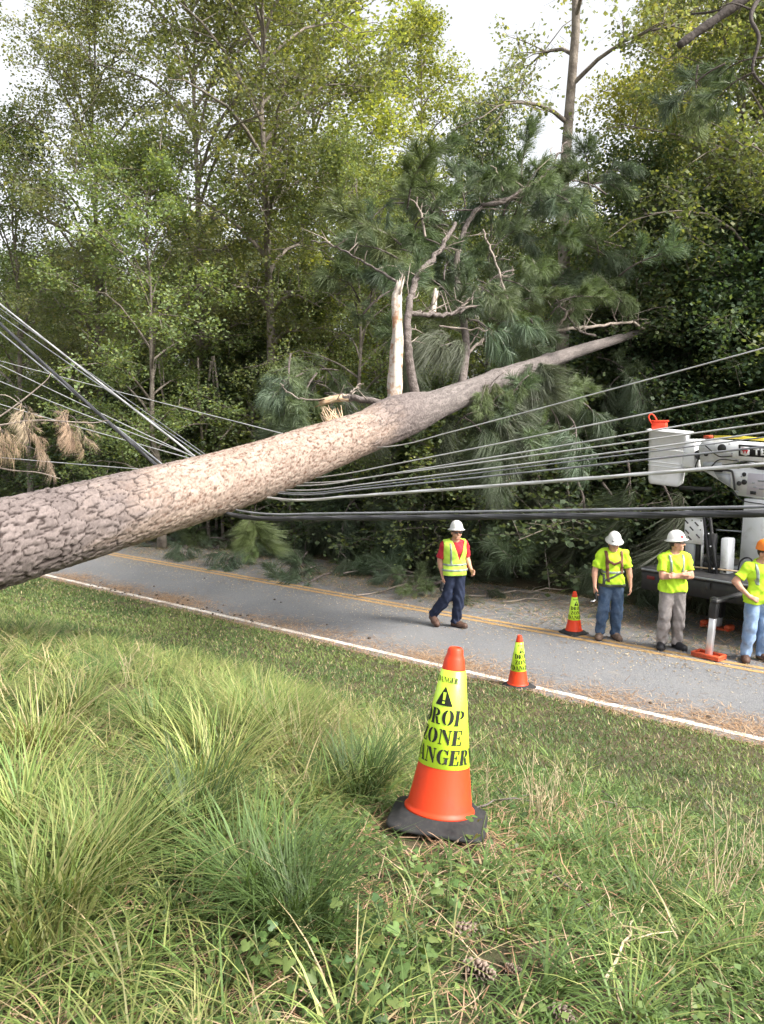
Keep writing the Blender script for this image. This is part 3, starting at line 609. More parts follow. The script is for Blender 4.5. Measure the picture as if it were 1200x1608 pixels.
# ------------------------------------------------------------------ cables pulled down by the trunk
cable_light = mat('bare_aluminium_cable', (.62, .62, .62), .45, .5, noise=(3, (.40, .40, .41), .4, .7))
cable_dark = mat('black_cable_sheath', (.035, .036, .04), .5, spec=.4, noise=(4, (.075, .075, .08), .4, .7))
cable_grey = mat('weathered_grey_cable', (.25, .26, .28), .55, .2, noise=(4, (.14, .14, .15), .4, .7))
def under_trunk(px):
    """where a cable meets the underside of the trunk, found from the photo column of the contact"""
    best = None
    for n in np.arange(3.5, 11, .03):
        a = trunk_axis(np.array([n]))[0]; p = a - np.array([0, 0, float(trunk_r(n)) + .01]); q = p - CAM
        x = 600 + FPX * (q @ RT) / (q @ FW)
        if best is None or abs(x - px) < best[0]: best = (abs(x - px), n, p)
    return best[1], best[2]
def cable(name, label, left, cpx, right, r, m, twist=0, dz=0.0, group='cables pressed down by the fallen trunk'):
    n, c = under_trunk(cpx); c = c + np.array([0, 0, -r - dz])
    l = on_n(left[0], left[1], n) if left else None; rr = on_n(right[0], right[1], n)
    def run(a, b, k, ext, sag):
        t = np.linspace(0, ext, k)[:, None]; p = a + (b - a) * t; p[:, 2] -= sag * (4 * t[:, 0] * (1 - t[:, 0] / ext)) ; return p
    pr = run(c, rr, 22, 2.6, .02); pts = [pr]
    if left is not None: pl = run(c, l, 22, 2.6, .03)[::-1]; pts = [pl[:-1], pr]
    c_ = np.concatenate(pts); j = len(pts[0]) if left is not None else 0
    for _ in range(1):
        c2 = c_.copy(); c2[1:-1] = .5 * c_[1:-1] + .25 * (c_[:-2] + c_[2:]); c_ = c2
    mb = MB(); c_ = spline(c_, 3); mb.tube(c_, r, 8)
    if twist:
        k = len(c_); a = np.arange(k) * .9
        for ph in (0, 2.1, 4.2): mb.tube(c_ + r * .85 * np.stack([0 * a, np.cos(a + ph), np.sin(a + ph)], 1), r * .5, 5)
    return tag(add(name, mb.mesh(name, m, True)), label, 'cable', group)
cable('utility_cable', 'thickest black cable bundle, lowest one over the workers heads', (0, 500), 340, (1200, 794), .021, cable_dark, 1)
cable('utility_cable', 'thin grey support wire just above the thick black bundle', (0, 514), 352, (1200, 784), .011, cable_grey)
cable('utility_cable', 'bright thick bare cable, uppermost one at the left edge', (0, 470), 402, (1200, 718), .0125, cable_light, 1)
cable('utility_cable', 'dark thin cable second from the top at the left edge', (0, 488), 418, (1200, 691), .008, cable_grey)
cable('utility_cable', 'light cable crossing the top of the lift bucket', (0, 566), 432, (1200, 669), 0.0070, cable_light)
cable('utility_cable', 'light cable passing just above the orange bag in the bucket', (0, 592), 447, (1200, 636), 0.0070, cable_light)
cable('utility_cable', 'light cable second from the top at the right edge', (0, 712), 482, (1200, 602), 0.0070, cable_light)
cable('utility_cable', 'light cable ending highest at the right edge', (0, 561), 575, (1200, 538), 0.0070, cable_light)
cable('utility_cable', 'light cable running through the dead brown needles at the left', (0, 628), 462, (1200, 655), .007, cable_light)
cable('utility_cable', 'faint thin wire beside the bright thick cable at upper left', (0, 477), 420, (1200, 676), .005, cable_grey)

# dead brown pine branch hanging in the cables at the left
DRY = [bough_meshes(170 + k, dry_needle_m, L=1.0, colr=[(.42, .31, .22), (.36, .26, .18), (.47, .37, .27)][k], droop=1.7, nl=.24, w=.007, dens=.30, ntw=6) for k in range(3)]
rng = np.random.default_rng(31)
dead = thing('dead_pine_branch', 'dead brown pine branch with drooping needles caught in the cables at left', 'branch', P(-120, 700, 9.3))
for pts, r0 in (([(-260, 690, 9.6), (-120, 690, 9.4), (0, 668, 9.2), (60, 660, 9.1), (140, 664, 9.1), (170, 660, 9.1)], .02), ([(-120, 700, 9.4), (0, 735, 9.3), (60, 742, 9.2), (95, 752, 9.2)], .014), ([(-40, 680, 9.3), (20, 640, 9.3), (70, 600, 9.3), (80, 585, 9.3)], .012), ([(-60, 650, 9.4), (0, 620, 9.4), (40, 640, 9.4)], .010)):
    mb = MB(); mb.tube(spline([P(*p) for p in pts], 6), np.linspace(r0, .004, 6 * (len(pts) - 1) + 1), 6); add('twig', mb.mesh('twig', bark_grey, True), dead, world=True)
for k in range(22):
    f = rng.random(); px = -120 + 235 * f; py = 668 + 30 * rng.normal() * .8 + (30 if k % 4 == 0 else 0)
    if px > 60: py = 655 + 12 * rng.normal()
    put_bough(dead, DRY, k, tuple(P(px, py, 9.3 + .25 * rng.normal())), (rng.normal() * .5, .5 + rng.normal() * .4, rng.normal() * .8), .26 + .16 * rng.random(), name='spray')
# ------------------------------------------------------------------ bucket truck on the far lane
TA = R(51); TX = np.array([math.cos(TA), -math.sin(TA), 0]); TY = np.array([math.sin(TA), math.cos(TA), 0])
T0 = SN(-5.2, 13.72, 0.0)
def TL(px, py, Y):
    """photo point on the truck plane at depth Y behind the truck's near side -> truck coordinates"""
    r = ray(px, py); k = (Y - (CAM - T0) @ TY) / (r @ TY); p = CAM + r * k - T0
    return np.array([p @ TX, Y, p[2]])
white_p = mat('white_truck_paint', (.82, .83, .85), .4, spec=.5, noise=(6, (.56, .55, .52), .5, .8), coat=.1)
fibre = mat('white_fibreglass', (.80, .81, .83), .45, spec=.4, noise=(5, (.60, .60, .58), .5, .8))
black_p = mat('black_steel', (.022, .022, .024), .5, spec=.4, noise=(7, (.05, .047, .043), .5, .75))
deck_m = mat('worn_deck_steel', (.06, .06, .064), .65, .3, noise=(5, (.12, .11, .10), .45, .7))
grey_p = mat('grey_truck_steel', (.42, .44, .47), .5, .2)
orange_p = mat('orange_red_paint', (.55, .09, .035), .5, noise=(10, (.28, .07, .04), .5, .7))
rubber = mat('tyre_rubber', (.02, .02, .02), .85, spec=.2)
red_lens = mat('red_reflector', (.16, .012, .012), .35, spec=.5)
yellow_m = mat('yellow_hose', (.75, .60, .06), .5)
lilac_m = mat('printed_sticker', (.74, .70, .78), .5)
red_print = mat('red_print', (.62, .04, .05), .5)
white_print = mat('white_print', (.85, .85, .85), .5)
steel_m = mat('plated_steel', (.70, .70, .72), .35, .6)
truck = thing('bucket_truck', 'white bucket truck with black flatbed parked on the far lane', 'truck', T0, -TA)
def tp(name, mb, m, smooth=False, parent=None): return add(name, mb.mesh(name, m, smooth), parent or truck)
def one(f): mb = MB(); f(mb); return mb
def tbox(name, c, d, m, parent=None, bevel=.01, rot=None): return tp(name, one(lambda b: b.box(c, d, bevel=bevel, rot=rot)), m, parent=parent)
def ttube(name, pts, r, m, parent=None, seg=8): return tp(name, one(lambda b: b.tube(np.array(pts), r, seg)), m, True, parent)
def plate(name, pix, Y0, Y1, m, parent=None):
    pl = np.array([TL(x, y, Y0)[[0, 2]] for x, y in pix]); return tp(name, one(lambda b: b.prism(pl, Y0, Y1, 1)), m, parent=parent)
tbox('deck', (3.0, 1.15, .965), (6.0, 2.3, .07), deck_m)
tbox('side_rail', (3.3, .06, .78), (5.3, .08, .29), black_p)
tbox('side_rail', (3.0, 2.24, .78), (6.0, .08, .29), black_p)
tl = tbox('tail_box', (.26, .16, .77), (.50, .30, .31), black_p)
tbox('side_marker', (.20, .004, .84), (.15, .012, .06), red_lens, tl, .004)
tbox('mud_flap', (.44, .25, .60), (.05, .46, .40), rubber)
for y in (.55, 1.7): tbox('frame_rail', (3.0, y, .70), (5.6, .09, .26), black_p)
for x in (2.9,):
    for y in (.30, 2.0):
        w = tp('wheel', one(lambda b: b.lathe([(.20, -.13), (.40, -.13), (.47, -.09), (.485, 0), (.47, .09), (.40, .13), (.20, .13)], 28, (x, y, .485), rot=rot_from((0, 1, 0)))), rubber, True)
        tp('rim', one(lambda b: b.lathe([(.0, -.10), (.10, -.12), (.13, -.06), (.25, -.05), (.27, -.135), (.29, -.135)], 24, (x, y, .485), rot=rot_from((0, -1, 0)), cap=False)), grey_p, True, w)
# near outrigger: black sleeve, pale inner leg, orange foot
f3 = on_z(1113, 1029, .04) - T0; f3 = np.array([f3 @ TX, f3 @ TY, .04]); top = f3 + np.array([.05, .02, .82])
d_ = (top - f3) / np.linalg.norm(top - f3); ro = rot_from(d_, (1, 0, 0))
og = tp('outrigger', one(lambda b: (b.box(f3 + d_ * .74, (.11, .11, .32), rot=ro, bevel=.01), b.box((f3[0] + .09, f3[1] / 2 + .35, .895), (.10, abs(f3[1]) + .9, .055), bevel=.01))), black_p)
tp('leg', one(lambda b: b.box(f3 + d_ * .30, (.085, .085, .60), rot=ro, bevel=.008)), steel_m, parent=og)
mb = MB(); mb.box(f3 + (0, 0, -.015), (.44, .25, .03), bevel=.006)
for sx, sy, lx, ly in ((0, -1, .44, .03), (0, 1, .44, .03), (-1, 0, .03, .19), (1, 0, .03, .19)): mb.box(f3 + (sx * .205, sy * .11, .018), (lx, ly, .045), bevel=.006)
tp('foot_pad', mb, orange_p, parent=og)
f4 = on_z(1126, 985, .03) - T0; f4 = np.array([f4 @ TX, f4 @ TY, .03])
og2 = tp('outrigger', one(lambda b: b.box(f4 + (0, .05, .55), (.15, .15, .75), bevel=.01)), black_p)
tp('leg', one(lambda b: b.box(f4 + (0, .03, .22), (.10, .10, .40), bevel=.006)), grey_p, parent=og2)
tp('foot_pad', one(lambda b: (b.box(f4 + (0, 0, .0), (.52, .22, .03), bevel=.006), b.box(f4 + (-.22, 0, .05), (.10, .2, .08), bevel=.02), b.box(f4 + (.22, 0, .045), (.10, .2, .08), bevel=.02))), orange_p, parent=og2)
ttube('support_rod', [(f3[0] - .12, .5, .66), (f3[0] - .13, .45, .12)], .016, black_p)
ttube('air_hose', [(f3[0] - .02, .6, .60), (f3[0] - .05, .55, .30), (f3[0] + .2, .7, .42), (f3[0] + .5, .7, .6)], .014, black_p)
# on the deck: pedestal, cabinet, mast, drilled panel
def colm(name, px0, px1, py0, py1, Y, dy, m, bevel=.02, parent=None):
    a = TL(px0, py1, Y); b = TL(px1, py0, Y); return tbox(name, ((a[0] + b[0]) / 2, Y + dy / 2, (a[2] + b[2]) / 2), (abs(b[0] - a[0]), dy, abs(b[2] - a[2])), m, parent, bevel)
pA, pB = TL(1163, 884, 1.0), TL(1171, 792, 1.0)
tp('turret', one(lambda b: b.prism([(pA[0], 1.0), (pA[0] + 1.0, 1.0), (pA[0] + .95, pB[2] + .1), (pB[0], pB[2] + .1)], .95, 1.75, 1)), white_p)
tbox('turret_base', (pA[0] + .5, 1.35, 1.03), (1.3, 1.0, .07), grey_p)
cb = colm('control_cabinet', 1129, 1145, 846, 911, .55, .22, white_p)
colm('latch', 1136, 1140, 893, 899, .535, .02, black_p, .003, cb)
ms = MB(); mp = [TL(1122, 915, .42), TL(1117, 870, .45), TL(1110, 808, .5)]
for dx in (-.055, .055):
    ms.tube(np.array([p + (dx, 0, 0) for p in mp]), .028, 8)
for k in range(9):
    f = k / 9; a = mp[2] + (mp[0] - mp[2]) * f; b = mp[2] + (mp[0] - mp[2]) * (f + .11); sg = 1 if k % 2 else -1
    ms.tube(np.array([a + (.055 * sg, 0, 0), b - (.055 * sg, 0, 0)]), .016, 6)
ms.box(mp[0] + (0, .02, .05), (.18, .16, .14), bevel=.01); ms.box(mp[1] + (-.01, .05, .1), (.12, .1, .5), bevel=.01)
tp('boom_rest', ms, black_p)
for py in (838, 858, 893): tbox('bolt', TL(1121 - (893 - py) * .15, py, .40), (.022, .02, .022), white_p, bevel=.005)
pn = colm('drilled_panel', 1074, 1105, 812, 852, .60, .05, white_p, .008)
colm('panel_cap', 1074, 1105, 804, 812, .57, .10, grey_p, .01, pn)
for (x, y) in ((1078, 819), (1094, 823), (1086, 830), (1079, 835), (1096, 842), (1083, 845)):
    c = TL(x, y, .597); tbox('slot', c, (.095, .012, .024), black_p, pn, .005, rot=np.array([[.75, 0, .66], [0, 1, 0], [-.66, 0, .75]]))
for (x, y) in ((1087, 817), (1101, 818), (1100, 832)): tbox('hole', TL(x, y, .597), (.022, .012, .022), black_p, pn, .006)
colm('tool_box', 1074, 1091, 846, 893, .62, .3, grey_p)
colm('panel_post', 1099, 1104, 850, 900, .63, .05, steel_m, .006)
colm('panel_backing', 1091, 1099, 848, 890, .66, .1, black_p, .006)
ttube('rail', [TL(1125, 832, 1.2), TL(1170, 835, 1.2)], .013, grey_p)
# boom, tip bracket and bucket
bm = plate('boom', [(1097, 703), (1101, 694), (1110, 690), (1330, 706), (1330, 734), (1166, 723), (1150, 727), (1101, 735)], .95, 1.27, white_p)
plate('boom_tip_bracket', [(1102, 737), (1150, 729), (1166, 731), (1190, 738), (1330, 748), (1330, 800), (1158, 778), (1151, 768)], .97, 1.22, white_p, bm)
plate('boom_gap', [(1162, 726), (1330, 737), (1330, 747), (1190, 737)], 1.0, 1.20, black_p, bm)
plate('cylinder_rod', [(1172, 725), (1182, 726), (1330, 763), (1330, 768)], .93, .96, white_p, bm)
sg = plate('name_panel', [(1160, 698), (1330, 708), (1330, 726), (1160, 716)], .938, .948, black_p, bm)
lg = plate('emblem', [(1163, 701), (1177, 702), (1177, 714), (1171, 716), (1163, 713)], .932, .937, white_print, sg)
for q in ([(1165, 703), (1175, 703.5), (1175, 705), (1165, 704.5)], [(1165, 706.5), (1175, 707), (1175, 709), (1165, 708.5)], [(1167, 703), (1169, 703), (1169, 712), (1167, 712)], [(1171, 703), (1173, 703), (1173, 712), (1171, 712)]):
    plate('emblem_mark', q, .927, .931, red_print, sg)
def block(name, rects, ox, w):                                          # block capitals on a slanting line
    for (a, b, c, d) in rects:
        x0, x1 = ox + a * w, ox + c * w; s = lambda x: (x - 1183) * .06
        plate(name, [(x0, 703.5 + b * 11 + s(x0)), (x1, 703.5 + b * 11 + s(x1)), (x1, 703.5 + d * 11 + s(x1)), (x0, 703.5 + d * 11 + s(x0))], .932, .937, white_print, sg)
T_ = [(0, 0, 1, .26), (.36, .26, .66, 1)]; E_ = [(0, 0, .34, 1), (.34, 0, 1, .23), (.34, .39, .9, .61), (.34, .77, 1, 1)]; R_ = [(0, 0, .32, 1), (.32, 0, 1, .22), (.7, .22, 1, .55), (.32, .42, .7, .6), (.62, .6, 1, 1)]; X_ = [(0, 0, .35, .35), (.65, 0, 1, .35), (.25, .35, .75, .65), (0, .65, .35, 1), (.65, .65, 1, 1)]
for gl, ox in ((T_, 1183), (E_, 1194.5), (R_, 1206), (E_, 1217), (X_, 1228)): block('letter', gl, ox, 9.5)
def disc(name, px, py, Y, r, m, parent): 
    c = TL(px, py, Y); return tp(name, one(lambda b: b.lathe([(0.001, 0), (r, 0), (r, .015), (.001, .02)], 20, c, rot=rot_from((0, -1, 0)))), m, parent=parent)
disc('port', 1134, 704, .948, .075, black_p, bm); disc('pin', 1109, 713, .948, .038, black_p, bm); disc('pin', 1169, 745, .968, .035, black_p, bm); disc('pin', 1161, 759, .968, .04, black_p, bm); disc('pin', 1169, 757, .966, .045, black_p, bm)
colm('valve_block', 1103, 1133, 727, 735, .93, .05, grey_p, .008, bm)
colm('valve_knob', 1121, 1133, 735, 741, .92, .06, black_p, .008, bm)
plate('lower_plate', [(1122, 742), (1146, 745), (1147, 765), (1128, 752)], .955, .968, grey_p, bm)
ttube('hose_loop', spline([TL(1101, 737, .94), TL(1122, 738, .93), TL(1146, 739, .93), TL(1151, 745, .93), TL(1154, 770, .94)], 5), .018, black_p, bm)
plate('sticker', [(1175, 743), (1330, 752), (1330, 790), (1172, 778)], .958, .966, lilac_m, bm)
plate('sticker_mark', [(1178, 771), (1187, 772), (1187, 777), (1178, 776)], .952, .957, black_p, bm)
for (x, y, w_) in ((1190, 754, 40), (1192, 767, 40), (1181, 757, 4), (1183, 764, 5)): plate('sticker_line', [(x, y), (x + w_, y + w_ * .06), (x + w_, y + 2 + w_ * .06), (x, y + 2)], .952, .957, grey_p, bm)
ttube('hydraulic_hose', [TL(1122, 686, 1.1), TL(1160, 687, 1.1), TL(1330, 700, 1.1)], .026, yellow_m, bm)
ttube('hose_end', [TL(1106, 686, 1.1), TL(1119, 686, 1.1)], .03, orange_p, bm)
ttube('bucket_arm', [TL(1068, 766, 1.1), TL(1117, 768, 1.1)], .035, black_p, bm)
ttube('bucket_pivot', [TL(1096, 715, 1.0), TL(1104, 712, 1.1)], .09, black_p, bm)
def make_bucket():
    c0 = TL(1049, 718, 1.15); zt, zb = c0[2] + .50, c0[2] - .50; rz = rotz(R(22)); mb = MB()
    def ring(z, w, d, b=.07):
        o = []
        for sx, sy in ((-1, -1), (1, -1), (1, 1), (-1, 1)):
            for k in range(4):
                a = math.atan2(sy, sx) + (k - 1.5) * math.pi / 6
                o.append((sx * (w / 2 - b) + b * math.cos(a), sy * (d / 2 - b) + b * math.sin(a), z))
        return np.array(o) @ rz.T
    rs = [ring(0, .50, .50, .05), ring(.03, .55, .55), ring(.10, .57, .57), ring(.97, .66, .66), ring(.975, .73, .73), ring(1.0, .74, .74), ring(1.0, .66, .66), ring(.98, .62, .62), ring(.15, .53, .53), ring(.12, .40, .40, .04)]
    off = np.array([c0[0], 1.15, zb]); V = np.concatenate(rs) + off
    # top leans a little, like the levelled bucket in the photo
    V[:, 2] += -(V[:, 0] - c0[0]) * .10; V[:, 0] += (V[:, 2] - c0[2]) * .05
    K = len(rs); q = [(i * 16 + j, i * 16 + (j + 1) % 16, i * 16 + 16 + (j + 1) % 16, i * 16 + 16 + j) for i in range(K - 1) for j in range(16)]
    mb.quads(V, q); mb.NG += [np.arange(16)[::-1][None], np.arange(16)[None] + (K - 1) * 16]
    bk = tp('bucket', mb, fibre)
    for k, zf in enumerate((.35, .42, .66)):                                    # moulding seams
        r = ring(zf, .575 + .09 * zf + .012, .575 + .09 * zf + .012) + off; r[:, 2] += -(r[:, 0] - c0[0]) * .10; r[:, 0] += (r[:, 2] - c0[2]) * .05
        tp('moulding', one(lambda b: b.tube(np.concatenate([r, r[:1]]), .006, 5)), fibre, True, bk)
    e = TL(1088, 712, 1.25); tp('bucket_bracket', one(lambda b: b.box(e, (.30, .42, .52), bevel=.03)), fibre, parent=bk)
    return c0, zt
bc, bzt = make_bucket()
def tw(p): return T0 + TX * p[0] + TY * p[1] + np.array([0, 0, p[2]])
bagloc = tw(TL(1034, 668, 1.05))
bag = thing('tool_bag', 'small orange red bag with a loop handle on the bucket rim', 'bag', bagloc + np.array([0, 0, -.07]))
bag_m = mat('orange_red_nylon', (.80, .07, .03), .6)
mb = MB(); mb.box((0.02, 0, .07), (.27, .16, .15), rot=rotz(R(-30)), bevel=.03); add('pouch', mb.mesh('pouch', bag_m), bag)
mb = MB(); mb.tube(spline(np.array([(-.12, 0, .10), (-.18, .02, .22), (-.14, .02, .28), (-.08, 0, .24), (-.02, -.02, .12)]), 6), .014, 7); add('handle', mb.mesh('handle', bag_m, True), bag)
mb = MB(); mb.box((0.03, -.005, .150), (.29, .18, .03), rot=rotz(R(-30)), bevel=.01); add('flap', mb.mesh('flap', bag_m), bag)

for k, (a, b, c) in enumerate((((1108, 700), (1128, 716), (1150, 716)), ((1115, 735), (1130, 722), (1160, 724)), ((1150, 772), (1166, 786), (1200, 792)), ((1100, 712), (1092, 735), (1104, 742)))):
    ttube('hydraulic_line', spline([TL(*a, .925), TL(*b, .90), TL(*c, .925)], 6), .010, black_p, bm, 6)
for (x, y) in ((1122, 697), (1146, 697), (1150, 712), (1118, 712), (1160, 735), (1180, 734), (1158, 772), (1165, 748)): disc('bolt', x, y, .945, .014, grey_p, bm)
for x in np.arange(.7, 5.5, .55): tbox('stake_pocket', (x, .012, .86), (.09, .02, .12), deck_m, bevel=.004)
ttube('rub_rail', [(.02, -.005, .975), (6, -.005, .975)], .016, grey_p)
for k in range(3): ttube('cable_loop', spline(np.array([(.9 + .5 * k, .7, 1.0), (1.0 + .5 * k, .6, 1.25), (1.15 + .5 * k, .62, 1.3), (1.25 + .5 * k, .75, 1.0)]), 6), .014, black_p)
tbox('tool_tray', (.75, .9, 1.07), (.5, .5, .13), black_p); tbox('wood_block', (.55, .35, 1.03), (.32, .18, .06), wood_raw)
ttube('shovel_handle', [(.3, .55, 1.02), (1.7, .45, 1.10)], .015, wood_raw)
# ------------------------------------------------------------------ the four workers
def surface_nets(D, org, h):
    """closed quad mesh of the zero level of a sampled distance field"""
    S = D < 0; nx, ny, nz = D.shape
    cs = [S[a:nx - 1 + a, b:ny - 1 + b, c:nz - 1 + c] for a in (0, 1) for b in (0, 1) for c in (0, 1)]
    k = sum(c.astype(np.int8) for c in cs); act = (k > 0) & (k < 8)
    idx = np.full(act.shape, -1, np.int64); cells = np.argwhere(act); idx[act] = np.arange(len(cells))
    acc = np.zeros((len(cells), 3)); cnt = np.zeros(len(cells)); corners = [(a, b, c) for a in (0, 1) for b in (0, 1) for c in (0, 1)]
    val = {c: D[cells[:, 0] + c[0], cells[:, 1] + c[1], cells[:, 2] + c[2]] for c in corners}
    for c in corners:
        for ax in range(3):
            if c[ax]: continue
            e = list(c); e[ax] = 1; a, b = val[c], val[tuple(e)]; m = (a < 0) != (b < 0); t = np.where(m, a / np.where(a == b, 1, a - b), 0)
            p = np.tile(np.array(c, float), (len(cells), 1)); p[:, ax] += t; acc += p * m[:, None]; cnt += m
    V = org + h * (cells + acc / cnt[:, None]); Q = []
    for ax in range(3):
        o = [a for a in range(3) if a != ax]; sl0 = [slice(None)] * 3; sl1 = [slice(None)] * 3; sl0[ax] = slice(0, -1); sl1[ax] = slice(1, None)
        A, B = S[tuple(sl0)], S[tuple(sl1)]; e = np.argwhere(A != B)
        e = e[(e[:, o[0]] > 0) & (e[:, o[1]] > 0) & (e[:, o[0]] < D.shape[o[0]] - 1) & (e[:, o[1]] < D.shape[o[1]] - 1)]
        ins = A[e[:, 0], e[:, 1], e[:, 2]]
        def g(d0, d1): f = e.copy(); f[:, o[0]] -= d0; f[:, o[1]] -= d1; return idx[f[:, 0], f[:, 1], f[:, 2]]
        q = np.stack([g(1, 1), g(0, 1), g(0, 0), g(1, 0)], 1)
        flip = ins if ax != 1 else ~ins
        q[~flip] = q[~flip][:, ::-1]; Q.append(q)
    return V, np.concatenate(Q)
class Field:
    def __init__(s, lo, hi, h):
        s.lo = np.array(lo, float); s.h = h; s.n = np.ceil((np.array(hi) - s.lo) / h).astype(int) + 1
        s.D = np.full(s.n, .5, np.float32); s.ax = [s.lo[i] + h * np.arange(s.n[i]) for i in range(3)]
    def sub(s, lo, hi, pad):
        a = np.clip(np.floor((np.array(lo) - pad - s.lo) / s.h).astype(int), 0, s.n); b = np.clip(np.ceil((np.array(hi) + pad - s.lo) / s.h).astype(int) + 1, 0, s.n)
        sl = tuple(slice(a[i], b[i]) for i in range(3)); g = np.meshgrid(*[s.ax[i][sl[i]] for i in range(3)], indexing='ij'); return sl, np.stack(g, -1)
    def put(s, sl, d, k):
        o = s.D[sl]; h = np.clip(.5 + .5 * (o - d) / k, 0, 1); s.D[sl] = o * (1 - h) + d * h - k * h * (1 - h)
    def cone(s, a, b, ra, rb, k=.02, inf=0.0):
        a, b = np.asarray(a, float), np.asarray(b, float); m = max(ra, rb) + inf
        sl, p = s.sub(np.minimum(a, b), np.maximum(a, b), m + .07); ab = b - a
        t = np.clip(((p - a) @ ab) / (ab @ ab + 1e-9), 0, 1); d = np.linalg.norm(p - a - t[..., None] * ab, axis=-1) - (ra + (rb - ra) * t) - inf; s.put(sl, d, k)
    def ell(s, c, r, k=.03, inf=0.0, rot=None, sub=False):
        c = np.asarray(c, float); r = np.asarray(r, float) + inf; sl, p = s.sub(c, c, max(r) + .07); q = p - c
        if rot is not None: q = q @ rot
        k0 = np.linalg.norm(q / r, axis=-1); k1 = np.linalg.norm(q / r ** 2, axis=-1) + 1e-9; d = k0 * (k0 - 1) / k1
        if sub: s.D[sl] = np.maximum(s.D[sl], -d)
        else: s.put(sl, d, k)
    def grid(s): return np.stack(np.meshgrid(*s.ax, indexing='ij'), -1)
    def cut(s, f): g = s.grid(); s.D = np.maximum(s.D, f(g).astype(np.float32))
    def mesh(s, name, m): V, q = surface_nets(s.D, s.lo, s.h); return mesh_np(name, V, [q], m, True)
v3 = lambda *a: np.array(a, float)
def lerp(a, b, t): return a + (b - a) * t
def hand(F, w, d, nrm, side, curl=.6, k=.008, thumb=1):
    """palm and five fingers: w wrist, d along the hand, nrm out of the palm, side towards the thumb"""
    d = d / np.linalg.norm(d); nrm = nrm - d * (nrm @ d); nrm /= np.linalg.norm(nrm); sd = np.cross(d, nrm); sd *= np.sign(sd @ side) or 1
    for o in (-.022, -.007, .009, .022): F.cone(w + sd * o * .6 + d * .005, w + sd * o + d * .085, .017, .015, .012)
    for o, L in ((-.030, .058), (-.010, .074), (.010, .078), (.029, .070)):
        b = w + sd * o + d * .088; d1 = d * math.cos(curl * .6) + nrm * math.sin(curl * .6); d2 = d * math.cos(curl * 1.7) + nrm * math.sin(curl * 1.7)
        m = b + d1 * L * .55; F.cone(b, m, .0100, .0092, k); F.cone(m, m + d2 * L * .5, .0092, .0078, k)
    tb = w + sd * .024 + d * .025; t1 = tb + sd * .028 + d * .034 + nrm * .012; F.cone(tb, t1, .014, .0115, k); F.cone(t1, t1 + d * .030 + nrm * .010 + sd * .004, .0112, .009, k)
class Pose: pass
